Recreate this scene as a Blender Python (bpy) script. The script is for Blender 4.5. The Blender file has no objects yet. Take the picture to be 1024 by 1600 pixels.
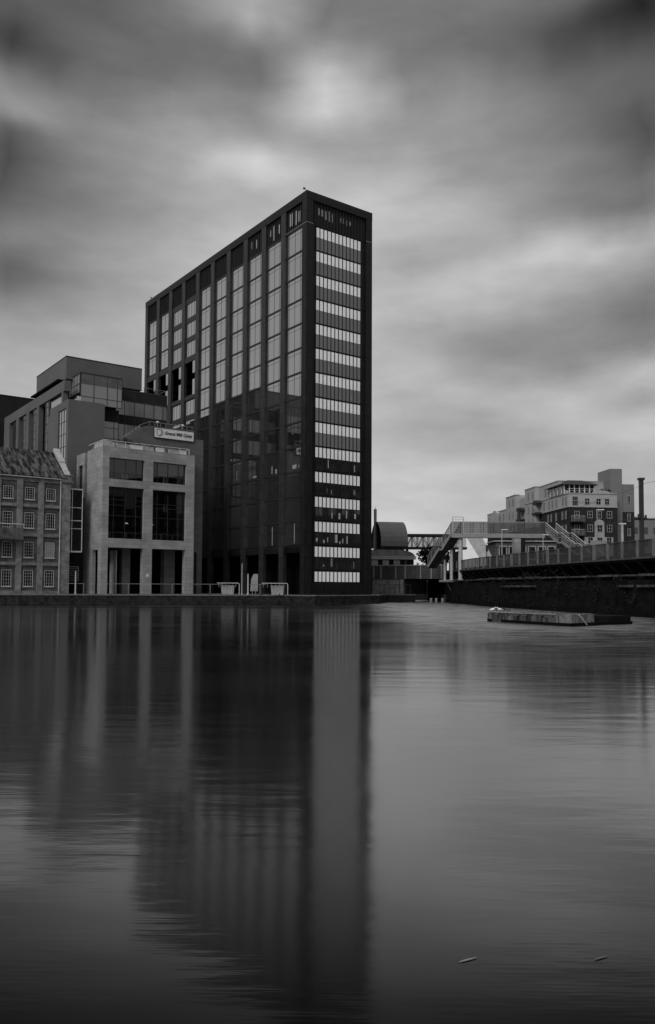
import bpy, bmesh, math, random
from mathutils import Vector, Matrix
random.seed(7)
S = bpy.context.scene
C = S.collection
R = math.radians
# ------------------------------------------------------------ camera
F, PITCH, ROLL, SY, ZC = 1252.88, .0494, -.005, 56.354, 2.7
cd = bpy.data.cameras.new('camera'); cam = bpy.data.objects.new('camera', cd); C.objects.link(cam); S.camera = cam
cd.sensor_fit = 'HORIZONTAL'; cd.sensor_width = 36; cd.lens = F/1024*36; cd.shift_y = SY/1024
cd.clip_end = 6000; cd.clip_start = .1
_c, _s, _cr, _sr = math.cos(PITCH), math.sin(PITCH), math.cos(ROLL), math.sin(ROLL)
_r = Vector((1,0,0)); _u = Vector((0,-_s,_c)); _f = Vector((0,_c,_s))
_r2 = _r*_cr-_u*_sr; _u2 = _r*_sr+_u*_cr
m = Matrix((( _r2.x,_u2.x,-_f.x,0),(_r2.y,_u2.y,-_f.y,0),(_r2.z,_u2.z,-_f.z,ZC),(0,0,0,1)))
cam.matrix_world = m
# ------------------------------------------------------------ sky, sun
SUN_EL, SUN_AZ = R(38), R(-150)          # azimuth from +Y towards +X: sun is soft, to the left and behind the camera
W = bpy.data.worlds.new('World'); S.world = W; W.use_nodes = True
def lin(v): 
    v = v/255; return v/12.92 if v <= .04045 else ((v+.055)/1.055)**2.4
SKY_ROWS = [0,60,130,200,240,300,350,400,430,470,520,560,600,640,680,720,780,830]
SKY = [ # luminance of the cloud sheet by azimuth column (-22 .. +22 degrees) and elevation row
 [104,92,125,172,120,120,120,108,46],
 [84,104,108,120,156,122,112,80,50],
 [74,108,126,126,208,140,133,100,96],
 [146,130,155,156,165,158,145,120,92],
 [96,138,158,202,172,174,150,128,84],
 [84,136,162,178,188,188,164,126,104],
 [98,134,164,182,190,176,166,146,122],
 [122,148,172,186,190,168,168,202,168],
 [108,150,174,186,190,176,192,186,164],
 [110,154,176,186,190,178,178,166,140],
 [150,164,178,186,190,174,152,142,118],
 [162,170,180,186,188,178,148,138,140],
 [172,178,184,188,190,186,176,160,190],
 [176,182,186,190,192,176,166,188,162],
 [178,184,188,190,190,176,168,182,192],
 [180,186,190,194,196,186,176,176,176],
 [184,190,196,202,206,202,190,180,178],
 [186,192,198,206,210,208,198,186,180]]
nt = W.node_tree; N = nt.nodes; LK = nt.links; N.clear()
def nd(t, **k):
    n = N.new(t)
    for a, b in k.items(): setattr(n, a, b)
    return n
def mth(op, a, b=None, c=None, clamp=False):
    n = nd('ShaderNodeMath', operation=op, use_clamp=clamp)
    for i, v in enumerate((a, b, c)):
        if v is None: continue
        if isinstance(v, (int, float)): n.inputs[i].default_value = v
        else: LK.new(v, n.inputs[i])
    return n.outputs[0]
tc = nd('ShaderNodeTexCoord'); sp = nd('ShaderNodeSeparateXYZ'); LK.new(tc.outputs['Generated'], sp.inputs[0])
az = mth('ARCTAN2', sp.outputs[0], sp.outputs[1]); el = mth('ARCSINE', sp.outputs[2])
cv = nd('ShaderNodeCombineXYZ'); LK.new(az, cv.inputs[0]); LK.new(el, cv.inputs[1])
def noise(scale, detail, rough, vec, sx=1, sy=1, rz=0):
    mp = nd('ShaderNodeMapping'); mp.inputs['Scale'].default_value = (sx, sy, 1); mp.inputs['Rotation'].default_value = (0,0,rz)
    LK.new(vec, mp.inputs[0]); n = nd('ShaderNodeTexNoise'); n.inputs['Scale'].default_value = scale
    n.inputs['Detail'].default_value = detail; n.inputs['Roughness'].default_value = rough; LK.new(mp.outputs[0], n.inputs[0]); return n.outputs['Fac']
w1 = noise(7, 2, .5, cv.outputs[0], 1, 1.6, .4); w2 = noise(9, 2, .5, cv.outputs[0], 1.3, 1, 1.7)
azw = mth('MULTIPLY_ADD', mth('SUBTRACT', w1, .5), R(4.5), az)
elw = mth('MULTIPLY_ADD', mth('SUBTRACT', w2, .5), R(2.2), mth('ABSOLUTE', el))
step = R(44.4)/8
azp = mth('PINGPONG', mth('ADD', azw, R(22.2)), R(44.4))
elf = mth('DIVIDE', elw, R(40), clamp=True)
tot = None
for i in range(9):
    rp = nd('ShaderNodeValToRGB'); LK.new(elf, rp.inputs[0]); cr = rp.color_ramp; cr.interpolation = 'CARDINAL'
    pts = sorted((min(1, math.atan((918-y)/F)/R(40)), lin(SKY[k][i])) for k, y in enumerate(SKY_ROWS))
    pts[0] = (0.0, pts[0][1])
    while len(cr.elements) < len(pts): cr.elements.new(.5)
    for e, (p, v) in zip(cr.elements, pts): e.position = p
    for e, (p, v) in zip(cr.elements, pts): e.color = (v, v, v, 1)
    wgt = mth('SUBTRACT', 1, mth('ABSOLUTE', mth('DIVIDE', mth('SUBTRACT', azp, i*step), step)), clamp=True)
    wgt = mth('SMOOTH_MIN', wgt, 1, .0) if False else wgt
    t = mth('MULTIPLY', wgt, rp.outputs[0])
    tot = t if tot is None else mth('ADD', tot, t)
d1 = noise(5, 4, .55, cv.outputs[0], 1.2, 3.2, -.5); d2 = noise(26, 5, .6, cv.outputs[0], .6, 1.6, .5); d3 = noise(8, 5, .55, cv.outputs[0], .55, 2.2, -.75)
mod = mth('ADD', mth('MULTIPLY_ADD', mth('SUBTRACT', d1, .5), .3, 1), mth('MULTIPLY_ADD', mth('SUBTRACT', d2, .5), .26, mth('MULTIPLY', mth('SUBTRACT', d3, .5), .55)))
tot = mth('MULTIPLY', tot, mod)
sd_ = nd('ShaderNodeMapRange', interpolation_type='SMOOTHSTEP'); LK.new(mth('ABSOLUTE', az), sd_.inputs[0]); sd_.inputs[1].default_value = R(24); sd_.inputs[2].default_value = R(45)
tot = mth('ADD', mth('MULTIPLY', tot, mth('SUBTRACT', 1, sd_.outputs[0])), mth('MULTIPLY', mth('MULTIPLY', mth('MULTIPLY_ADD', mod, .4, .6), .44), sd_.outputs[0]))
# high sky, above the frame: thin bright overcast carried by the physical sky
sk = nd('ShaderNodeTexSky', sky_type='NISHITA'); sk.sun_disc = False; sk.sun_elevation = SUN_EL; sk.sun_rotation = SUN_AZ; sk.dust_density = 4
bw = nd('ShaderNodeRGBToBW'); LK.new(sk.outputs[0], bw.inputs[0])
hi = nd('ShaderNodeMapRange', interpolation_type='SMOOTHSTEP'); LK.new(el, hi.inputs[0]); hi.inputs[1].default_value = R(38); hi.inputs[2].default_value = R(62)
tot = mth('ADD', tot, mth('MULTIPLY', mth('MULTIPLY', bw.outputs[0], .22), hi.outputs[0]))
bg = nd('ShaderNodeBackground'); bg.inputs[1].default_value = 1.0; LK.new(tot, bg.inputs[0])
wo = nd('ShaderNodeOutputWorld'); LK.new(bg.outputs[0], wo.inputs[0])
ld = bpy.data.lights.new('sun', 'SUN'); ld.energy = 1.5; ld.angle = R(25); ld.color = (1, .99, .98)
lo = bpy.data.objects.new('sun', ld); C.objects.link(lo)
sd = Vector((math.sin(SUN_AZ)*math.cos(SUN_EL), math.cos(SUN_AZ)*math.cos(SUN_EL), math.sin(SUN_EL)))
lo.rotation_euler = sd.to_track_quat('Z', 'Y').to_euler()
S.view_settings.view_transform = 'Standard'; S.view_settings.look = 'None'; S.view_settings.exposure = 0; S.view_settings.gamma = 1
# ------------------------------------------------------------ materials (the photograph is monochrome: all greys)
M = {}
def material(name, col, rough=.7, var=.25, scale=1.0, bump=0., spec=None, rng=(.28,.72), metal=0., stretch=(1,1,1), kind=None, lo_=None, bs=(1.2,.5), mortar=.6):
    mt = bpy.data.materials.new(name); mt.use_nodes = True; t = mt.node_tree; n = t.nodes; l = t.links
    b = n['Principled BSDF']; b.inputs['Roughness'].default_value = rough; b.inputs['Metallic'].default_value = metal
    b.inputs['Specular IOR Level'].default_value = spec if spec is not None else (.06 if rough >= .8 else .3)
    g = n.new('ShaderNodeNewGeometry'); mp = n.new('ShaderNodeMapping'); mp.inputs['Scale'].default_value = stretch
    tcx = n.new('ShaderNodeTexCoord'); l.new(tcx.outputs['Object'], mp.inputs[0])
    ns = n.new('ShaderNodeTexNoise'); ns.inputs['Scale'].default_value = scale; ns.inputs['Detail'].default_value = 6; ns.inputs['Roughness'].default_value = .65
    l.new(mp.outputs[0], ns.inputs[0])
    rp = n.new('ShaderNodeMapRange'); rp.inputs[1].default_value, rp.inputs[2].default_value = rng
    rp.inputs[3].default_value = col*(1-var) if lo_ is None else lo_; rp.inputs[4].default_value = col*(1+var); l.new(ns.outputs[0], rp.inputs[0])
    out = rp.outputs[0]
    if kind == 'brick':
        # courses run along both wall directions: x+y as the horizontal coordinate
        sx = n.new('ShaderNodeSeparateXYZ'); l.new(tcx.outputs['Object'], sx.inputs[0])
        ad = n.new('ShaderNodeMath'); ad.operation = 'ADD'; l.new(sx.outputs[0], ad.inputs[0]); l.new(sx.outputs[1], ad.inputs[1])
        cb = n.new('ShaderNodeCombineXYZ'); l.new(ad.outputs[0], cb.inputs[0]); l.new(sx.outputs[2], cb.inputs[1])
        br = n.new('ShaderNodeTexBrick'); l.new(cb.outputs[0], br.inputs[0]); br.inputs['Scale'].default_value = 1
        br.inputs['Brick Width'].default_value = bs[0]; br.inputs['Row Height'].default_value = bs[1]; br.inputs['Mortar Size'].default_value = .02*bs[1]*2
        br.inputs['Color1'].default_value = (1,1,1,1); br.inputs['Color2'].default_value = (.78,.78,.78,1); br.inputs['Mortar'].default_value = (mortar,)*3+(1,)
        mu = n.new('ShaderNodeMath'); mu.operation = 'MULTIPLY'; l.new(out, mu.inputs[0]); l.new(br.outputs[0], mu.inputs[1]); out = mu.outputs[0]
    l.new(out, b.inputs['Base Color'])
    if bump:
        bp = n.new('ShaderNodeBump'); bp.inputs['Strength'].default_value = bump; bp.inputs['Distance'].default_value = .05
        n2 = n.new('ShaderNodeTexNoise'); n2.inputs['Scale'].default_value = scale*5; n2.inputs['Detail'].default_value = 4
        l.new(mp.outputs[0], n2.inputs[0]); l.new(n2.outputs[0], bp.inputs['Height']); l.new(bp.outputs[0], b.inputs['Normal'])
    M[name] = mt; return mt
material('granite', .011, .5, .35, .5, spec=.2, kind='brick', bs=(1.45,2.06), mortar=.4)
material('granite_lit', .026, .5, .35, .5, spec=.3, kind='brick', bs=(1.45,2.06), mortar=.4)  # same granite; daylight on the long face put into a lighter colour
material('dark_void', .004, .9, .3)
material('spandrel', .88, .35, .04, .7)
material('mullion', .012, .5, .2)
material('slab_edge', .018, .5, .2)
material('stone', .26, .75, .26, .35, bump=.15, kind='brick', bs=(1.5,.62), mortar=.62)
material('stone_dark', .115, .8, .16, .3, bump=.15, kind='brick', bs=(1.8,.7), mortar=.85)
material('render_grey', .11, .8, .14, .2)
material('post_metal', .12, .6, .3, 2)
material('pale_stone', .13, .95, .7, 1.5, bump=.6, lo_=.03)
material('render_mid', .17, .8, .12, .3)
material('pier_concrete', .085, .95, .9, 1.1, bump=.6, stretch=(2,2,.4), lo_=.008, rng=(.35,.68))
material('pier_dark', .05, .95, .9, 1.1, bump=.6, stretch=(2,2,.4), lo_=.006, rng=(.35,.68))
material('charcoal_wall', .022, .8, .3, .3)
material('mill_brick', .10, .9, .6, .9, bump=.5, kind='brick', bs=(.24,.085), mortar=.7)
material('mill_brick_pale', .19, .9, .5, 1.1, bump=.5, kind='brick', bs=(.24,.085), mortar=.7)
material('slate', .08, .9, .95, .8, bump=.6, stretch=(2.6,.55,.55), lo_=.012, rng=(.45,.75))
material('coping', .32, .8, .25, 1.5)
material('white_paint', .55, .5, .12, 2)
material('grey_metal', .22, .5, .2, 2)
material('pale_metal', .36, .45, .2, 2)
material('dark_metal', .025, .5, .3, 2)
material('quay_stone', .022, .95, .8, 1.6, bump=1, kind='brick', bs=(.9,.4), mortar=.5, lo_=.004)
material('quay_edge', .11, .9, .4, 1.4, bump=.3)
material('paving', .09, .9, .2, .5)
material('wall_dark', .008, .95, .8, .7, bump=1, lo_=.0015, kind='brick', bs=(.9,.42), mortar=.4)
material('ledge_stone', .06, .95, .7, .5, lo_=.008, bump=.5)
material('panel_metal', .05, .6, .35, 1.3, stretch=(1,1,.3))
material('concrete', .20, .9, .45, 1.2, bump=.4)
material('concrete_dark', .06, .9, .6, 1.2, bump=.4)
material('render_pale', .34, .85, .12, .4)
material('brick_dark', .030, .9, .35, 1.5, kind='brick', bs=(.3,.1), mortar=1.3)
material('roof_metal', .13, .45, .15, .6)
material('roof_dark', .03, .7, .2, 1)
material('foliage', .05, .8, .6, 3, lo_=.015)
material('foliage_dark', .012, .9, .5, 3)
material('bark', .03, .9, .3, 3)
material('black_ink', .01, .6, .1)
material('blind', .42, .8, .1, 2)
material('gravel', .05, 1, .3, 2)
material('gull_white', .7, .8, .1, 9)
def glass(name, base, refl, rough=.03, trans=None, wob=.0):
    mt = bpy.data.materials.new(name); mt.use_nodes = True; t = mt.node_tree; n = t.nodes; l = t.links; n.clear()
    o = n.new('ShaderNodeOutputMaterial'); mix = n.new('ShaderNodeMixShader'); gl = n.new('ShaderNodeBsdfGlossy'); gl.inputs['Roughness'].default_value = rough
    gl.inputs['Color'].default_value = (1,1,1,1)
    if trans: a = n.new('ShaderNodeBsdfTransparent'); a.inputs[0].default_value = (trans,)*3+(1,)
    else: a = n.new('ShaderNodeBsdfDiffuse'); a.inputs[0].default_value = (base,)*3+(1,)
    fr = n.new('ShaderNodeFresnel'); fr.inputs[0].default_value = 1.5
    mr = n.new('ShaderNodeMapRange'); mr.inputs[3].default_value = refl; mr.inputs[4].default_value = 1; l.new(fr.outputs[0], mr.inputs[0])
    l.new(mr.outputs[0], mix.inputs[0]); l.new(a.outputs[0], mix.inputs[1]); l.new(gl.outputs[0], mix.inputs[2]); l.new(mix.outputs[0], o.inputs[0])
    if wob:
        ns = n.new('ShaderNodeTexNoise'); ns.inputs['Scale'].default_value = .35; tcx = n.new('ShaderNodeTexCoord'); l.new(tcx.outputs['Object'], ns.inputs[0])
        bp = n.new('ShaderNodeBump'); bp.inputs['Strength'].default_value = wob; bp.inputs['Distance'].default_value = .1
        l.new(ns.outputs[0], bp.inputs['Height']); l.new(bp.outputs[0], gl.inputs['Normal'])
    M[name] = mt
glass('coated_glass', .02, .44, .03, wob=.012)
glass('strip_glass', .014, .135, .04, wob=.015)
glass('sky_glass', .03, .42, .03, wob=.015)
glass('office_glass', .16, .06, .1)
glass('painted_sky_glass', .24, .06, .1)  # pale base colour stands in for sky reflected in the side panes
glass('clear_glass', .0, .02, .02, trans=.55)
glass('dark_glass', .01, .05, .05)
def emit(name, v):
    mt = bpy.data.materials.new(name); mt.use_nodes = True; b = mt.node_tree.nodes['Principled BSDF']
    b.inputs['Base Color'].default_value = (.5,.5,.5,1); b.inputs['Emission Color'].default_value = (1,1,1,1); b.inputs['Emission Strength'].default_value = v; M[name] = mt
emit('lamp_glow', .45)
# water
mt = bpy.data.materials.new('water'); mt.use_nodes = True; M['water'] = mt; n = mt.node_tree.nodes; l = mt.node_tree.links; n.clear()
o = n.new('ShaderNodeOutputMaterial'); mix = n.new('ShaderNodeMixShader'); df = n.new('ShaderNodeBsdfDiffuse'); df.inputs[0].default_value = (.003,.003,.003,1)
gl = n.new('ShaderNodeBsdfGlossy'); gl.inputs['Roughness'].default_value = .13; gl.inputs['Color'].default_value = (.95,.95,.95,1)
fr = n.new('ShaderNodeFresnel'); fr.inputs[0].default_value = 1.5
mm = n.new('ShaderNodeFloatCurve'); cvv = mm.mapping.curves[0]
for x_, y_ in ((.07,.008),(.1,.032),(.121,.09),(.153,.20),(.199,.34),(.253,.43),(.326,.49),(.464,.53),(.558,.54),(.72,.56)): cvv.points.new(x_, y_)
cvv.points[-1].location = (1,.75); cvv.points[0].location = (0,.005); mm.mapping.update()
l.new(fr.outputs[0], mm.inputs['Value']); l.new(mm.outputs[0], mix.inputs[0]); l.new(df.outputs[0], mix.inputs[1]); l.new(gl.outputs[0], mix.inputs[2]); l.new(mix.outputs[0], o.inputs[0])
tcx = n.new('ShaderNodeTexCoord')
def wn(scale, sx, sy, rz, det=3):
    mp = n.new('ShaderNodeMapping'); mp.inputs['Scale'].default_value = (sx, sy, 1); mp.inputs['Rotation'].default_value = (0,0,rz); l.new(tcx.outputs['Object'], mp.inputs[0])
    q = n.new('ShaderNodeTexNoise'); q.inputs['Scale'].default_value = scale; q.inputs['Detail'].default_value = det; l.new(mp.outputs[0], q.inputs[0]); return q.outputs[0]
a1 = wn(1.3, .3, 1.0, .35, 4); a2 = wn(30.0, .05, 1.0, .05, 2); a3 = wn(.12, .35, 1.0, .2, 2)
b1 = n.new('ShaderNodeBump'); b1.inputs['Strength'].default_value = .22; b1.inputs['Distance'].default_value = .05; l.new(a1, b1.inputs['Height'])
b2 = n.new('ShaderNodeBump'); b2.inputs['Strength'].default_value = 1; b2.inputs['Distance'].default_value = .0007; l.new(a2, b2.inputs['Height']); l.new(b1.outputs[0], b2.inputs['Normal'])
l.new(b2.outputs[0], gl.inputs['Normal'])
rr = n.new('ShaderNodeMapRange'); rr.inputs[1].default_value = .35; rr.inputs[2].default_value = .65; rr.inputs[3].default_value = .10; rr.inputs[4].default_value = .15
l.new(a3, rr.inputs[0])
# wind ruffles the open water in front of the viaduct more than the sheltered water by the quay
sx_ = n.new('ShaderNodeSeparateXYZ'); l.new(tcx.outputs['Object'], sx_.inputs[0])
def ss(v, a, b, c, d):
    q = n.new('ShaderNodeMapRange'); q.interpolation_type = 'SMOOTHSTEP'; q.inputs[1].default_value = a; q.inputs[2].default_value = b; q.inputs[3].default_value = c; q.inputs[4].default_value = d; l.new(v, q.inputs[0]); return q.outputs[0]
def mm2(op, a, b):
    q = n.new('ShaderNodeMath'); q.operation = op; l.new(a, q.inputs[0]); l.new(b, q.inputs[1]); return q.outputs[0]
wind = mm2('MULTIPLY', ss(sx_.outputs[0], 2, 10, 0, 1), mm2('MULTIPLY', ss(sx_.outputs[1], 22, 75, 0, .26), ss(a1, .3, .7, .25, 1.2))); l.new(mm2('ADD', rr.outputs[0], wind), gl.inputs['Roughness'])

# ------------------------------------------------------------ helpers
class MB:
    def __init__(s): s.v = []; s.f = []; s.m = []; s.mi = 0
    def quad(s, *p):
        i = len(s.v); s.v += [tuple(q) for q in p]; s.f.append(tuple(range(i, i+len(p)))); s.m.append(s.mi); return s
    def box(s, x0, x1, y0, y1, z0, z1):
        x0, x1 = min(x0,x1), max(x0,x1); y0, y1 = min(y0,y1), max(y0,y1); z0, z1 = min(z0,z1), max(z0,z1)
        i = len(s.v)
        s.v += [(x0,y0,z0),(x1,y0,z0),(x1,y1,z0),(x0,y1,z0),(x0,y0,z1),(x1,y0,z1),(x1,y1,z1),(x0,y1,z1)]
        for q in ((0,3,2,1),(4,5,6,7),(0,1,5,4),(1,2,6,5),(2,3,7,6),(3,0,4,7)): s.f.append(tuple(i+k for k in q)); s.m.append(s.mi)
        return s
    def prism(s, poly, vec):
        """extrude a 3-D polygon by vec"""
        i = len(s.v); n_ = len(poly); vec = Vector(vec)
        s.v += [tuple(p) for p in poly] + [tuple(Vector(p)+vec) for p in poly]
        s.f.append(tuple(range(i, i+n_))[::-1]); s.f.append(tuple(range(i+n_, i+2*n_))); s.m += [s.mi]*2
        for k in range(n_):
            k2 = (k+1) % n_; s.f.append((i+k, i+k2, i+n_+k2, i+n_+k)); s.m.append(s.mi)
        return s
    def bar(s, p, q, w, h=None):
        """square bar between two points"""
        p, q = Vector(p), Vector(q); d = (q-p).normalized(); h = h or w
        up = Vector((0,0,1)) if abs(d.z) < .95 else Vector((1,0,0))
        a = d.cross(up).normalized()*w/2; b = a.cross(d).normalized()*h/2
        s.prism([p-a-b, p+a-b, p+a+b, p-a+b], q-p); return s
    def tube(s, p, q, r0, r1=None, n_=10):
        p, q = Vector(p), Vector(q); r1 = r0 if r1 is None else r1; d = (q-p).normalized()
        up = Vector((0,0,1)) if abs(d.z) < .95 else Vector((1,0,0)); a = d.cross(up).normalized(); b = a.cross(d)
        i = len(s.v)
        for c_, r_ in ((p, r0), (q, r1)):
            for k in range(n_):
                t_ = 2*math.pi*k/n_; s.v.append(tuple(c_+a*math.cos(t_)*r_+b*math.sin(t_)*r_))
        s.f.append(tuple(range(i, i+n_))[::-1]); s.f.append(tuple(range(i+n_, i+2*n_))); s.m += [s.mi]*2
        for k in range(n_): s.f.append((i+k, i+(k+1)%n_, i+n_+(k+1)%n_, i+n_+k)); s.m.append(s.mi)
        return s
    def blob(s, c_, r_, sq=1, n_=8, jit=.0):
        i = len(s.v); rows = max(3, n_//2)
        for a_ in range(rows+1):
            th = math.pi*a_/rows
            for k in range(n_):
                ph = 2*math.pi*k/n_; j = 1+random.uniform(-jit, jit)
                s.v.append((c_[0]+r_*j*math.sin(th)*math.cos(ph), c_[1]+r_*j*math.sin(th)*math.sin(ph), c_[2]+r_*sq*j*math.cos(th)))
        for a_ in range(rows):
            for k in range(n_): s.f.append((i+a_*n_+k, i+a_*n_+(k+1)%n_, i+(a_+1)*n_+(k+1)%n_, i+(a_+1)*n_+k)); s.m.append(s.mi)
        return s
def tag(o, label=None, cat=None, group=None, kind=None):
    if label: o['label'] = label
    if cat: o['category'] = cat
    if group: o['group'] = group
    if kind: o['kind'] = kind
    return o
class Thing:
    """an Empty at the thing's base; parts are built in the frame (origin, angle) and stored relative to the base"""
    def __init__(s, name, label, cat, org=(0,0), ang=0, base=(0,0,0), group=None):
        s.e = bpy.data.objects.new(name, None); C.objects.link(s.e); s.b = Vector(base)
        c_, s_ = math.cos(ang), math.sin(ang)
        s.e.location = (org[0]+c_*base[0]-s_*base[1], org[1]+s_*base[0]+c_*base[1], base[2]); s.e.rotation_euler = (0,0,ang)
        s.e.empty_display_size = .2
        tag(s.e, label, cat, group)
    def part(s, name, mb, mats, parent=None, label=None, kind=None):
        o_ = mesh(name, mb, mats, s.b); o_.parent = parent or s.e
        if parent: o_.location = -Vector(parent.location)
        if label: o_['label'] = label
        if kind: o_['kind'] = kind
        return o_
def mesh(name, mb, mats, off=(0,0,0)):
    me = bpy.data.meshes.new(name); off = Vector(off)
    me.from_pydata([tuple(Vector(v)-off) for v in mb.v], [], mb.f)
    if not isinstance(mats, (list, tuple)): mats = [mats]
    for x in mats: me.materials.append(M[x])
    if len(mats) > 1: me.polygons.foreach_set('material_index', mb.m)
    me.validate(); 
    if not any('glass' in x or x == 'water' for x in mats):      # panes keep their own winding: it faces outwards
        bm = bmesh.new(); bm.from_mesh(me); bmesh.ops.recalc_face_normals(bm, faces=bm.faces); bm.to_mesh(me); bm.free()
    o_ = bpy.data.objects.new(name, me); C.objects.link(o_); return o_
def put(proto, parent, loc, rz=0, sc=None):
    """copy a part with its sub-parts under parent"""
    o_ = proto.copy(); C.objects.link(o_); o_.parent = parent; o_.location = loc; o_.rotation_euler = (0,0,rz)
    if sc: o_.scale = sc
    for ch in proto.children:
        c_ = ch.copy(); C.objects.link(c_); c_.parent = o_
    return o_
def single(name, mb, mats, label, cat, group=None, base=None, kind=None):
    xs = [v[0] for v in mb.v]; ys = [v[1] for v in mb.v]; zs = [v[2] for v in mb.v]
    b_ = base or ((min(xs)+max(xs))/2, (min(ys)+max(ys))/2, min(zs))
    o_ = mesh(name, mb, mats, b_); o_.location = b_; tag(o_, label, cat, group, kind); return o_
def structure(name, mb, mats, kind='structure'):
    o_ = mesh(name, mb, mats); o_['kind'] = kind; return o_
def win(w, h, nx, ny, fw=.06, depth=.08, outer=.08, glassmat='dark_glass', framemat='white_paint', transoms=None, uprights=None, tilt=0.):
    """window facing -y with its lower left corner at the origin: frame mesh with a pane sub-part (unparented prototype)"""
    f = MB()
    f.box(0, outer, -depth, 0, 0, h).box(w-outer, w, -depth, 0, 0, h).box(outer, w-outer, -depth, 0, 0, outer).box(outer, w-outer, -depth, 0, h-outer, h)
    ups = uprights or [w*k/nx for k in range(1, nx)]; tr = transoms or [h*k/ny for k in range(1, ny)]
    for x in ups: f.box(x-fw/2, x+fw/2, -depth*.8, 0, outer, h-outer)
    for z in tr: f.box(outer, w-outer, -depth*.6, -.003, z-fw/2, z+fw/2)
    fo = mesh('window', f, framemat)
    p = MB(); xs = [outer]+list(ups)+[w-outer]
    for a_, b_ in zip(xs, xs[1:]):
        t1, t2 = random.uniform(-tilt, tilt), random.uniform(-tilt, tilt)
        p.quad((a_, -.012+t1, outer), (b_, -.012+t2, outer), (b_, -.012-t1, h-outer), (a_, -.012-t2, h-outer))
    po = mesh('pane', p, glassmat); po.parent = fo
    return fo
def wipe(o_):
    for ch in list(o_.children): bpy.data.objects.remove(ch)
    bpy.data.objects.remove(o_)
def ray(px, py):
    X = px-512; Y = 800+SY-py; X, Y = _cr*X+_sr*Y, -_sr*X+_cr*Y
    return Vector((X/F, _c-_s*Y/F, _s+_c*Y/F))
def at(px, py, Y=None, z=None):
    """a point of the world seen at a photograph pixel, at distance Y or at height z"""
    d = ray(px, py); t = Y/d.y if Y is not None else (z-ZC)/d.z
    return Vector((0,0,ZC))+d*t
G, GA = (-3.7244, 130), .6293               # the grid shared by all buildings on the left quay
def gw(u, v): return (G[0]+math.cos(GA)*u-math.sin(GA)*v, G[1]+math.sin(GA)*u+math.cos(GA)*v)
QZ = 1.5
# ------------------------------------------------------------ water and land
structure('water', MB().quad((-2500,-400,0),(2500,-400,0),(2500,2500,0),(-2500,2500,0)), 'water')
shore = [(-160,42),(-90,91),(-49.3,120),(-18,125),(-2,126.6),(8.6,137),(11.2,151),(16.7,153),(17,185),(22.6,185),(22.8,152),(24.4,119),(30.9,76),(36,42),(44,-5),(60,-60)]
land = MB().prism([(x,y,-3) for x,y in shore]+[(1500,-60,-3),(2200,2300,-3),(-2200,2300,-3),(-1500,42,-3)], (0,0,3+QZ))
structure('ground', land, 'paving')
structure('near_bank', MB().prism([(-900,-60,-3),(-40,-70,-3),(30,-75,-3),(900,-75,-3),(900,-390,-3),(-900,-390,-3)], (0,0,4)), 'paving')
# quay wall
q = MB()
sq = shore[1:8]
for (x0,y0),(x1,y1) in zip(sq, sq[1:]):
    d = Vector((x1-x0,y1-y0,0)).normalized(); nn = Vector((d.y,-d.x,0))
    a_, b_ = Vector((x0,y0,-2)), Vector((x1,y1,-2))
    q.prism([a_-nn*.02, b_-nn*.02, b_+nn*.18, a_+nn*.18], (0,0,2+QZ-.16))
o = single('quay_wall', q, 'quay_stone', 'dark rubble stone quay wall along the water on the left', 'wall')
q = MB()
for (x0,y0),(x1,y1) in zip(sq, sq[1:]):
    d = Vector((x1-x0,y1-y0,0)).normalized(); nn = Vector((d.y,-d.x,0)); L_ = (Vector((x1,y1))-Vector((x0,y0))).length; k = max(1, int(L_/1.6))
    for i in range(k):
        a_ = Vector((x0,y0,QZ-.16))+d*L_*i/k; b_ = Vector((x0,y0,QZ-.16))+d*(L_*(i+1)/k-.02); j = random.uniform(0,.03)
        q.prism([a_-nn*.7, b_-nn*.7, b_+nn*(.24+j), a_+nn*(.24+j)], (0,0,.18+j))
cp = mesh('coping_stones', q, 'quay_edge', o.location); cp.parent = o
# ------------------------------------------------------------ office tower
TL, TW, TH = 66.0, 14.0, 68.69
T = Thing('office_tower', 'tall dark granite office tower with ladder of pale panels on its narrow face', 'office tower', G, GA, (7,33,QZ))
ZT = lambda k: 63.06-4.124*k
bayv = lambda k: 1.35+6.48*k
core = MB()
core.box(3.5,TW-.6,4,TL-1,QZ,9.0)                       # ground floor set back behind the colonnade
core.box(.5,TW-.5,2.4,40.0,9.0,66.9)
core.box(.5,TW-.5,40.0,TL-.5,9.0,42.3); core.box(6,TW-.5,40.0,TL-.5,42.3,50.6); core.box(.5,TW-.5,40.0,TL-.5,50.6,66.9)
core.box(2.0,TW-1.2,.45,2.4,QZ,66.9)
T.part('core', core, 'dark_void')
T.part('roof', MB().box(.3,TW-.3,.3,TL-.3,66.95,67.3), 'granite')
def tower_pillar(v0, v1, zt=67.3):
    T.part('pillar', MB().box(0,.62,v0,v1,QZ,zt), 'granite_lit')
for k in range(1,10): tower_pillar(6.35+6.48*(k-1), bayv(k))
tower_pillar(64.67, TL)
cor = MB().box(0,1.35,0,1.35,QZ,67.3); T.part('corner_pillar', cor, 'granite')
T.part('corner_pillar', MB().box(12.7,TW,0,1.3,QZ,67.3), 'granite')
T.part('parapet', MB().box(-.02,.64,-.02,TL+.02,67.3,TH).box(.64,TW+.02,-.02,.6,67.3,TH).box(TW-.6,TW+.02,.6,TL+.02,67.3,TH).box(.64,TW-.6,TL-.6,TL+.02,67.3,TH), 'granite')
T.part('side_wall', MB().box(TW-.5,TW,1.3,TL,QZ,67.3).box(.6,TW-.5,TL-.5,TL,QZ,67.3), 'granite')
jn = MB()                                                # thin joints of the cladding
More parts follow.
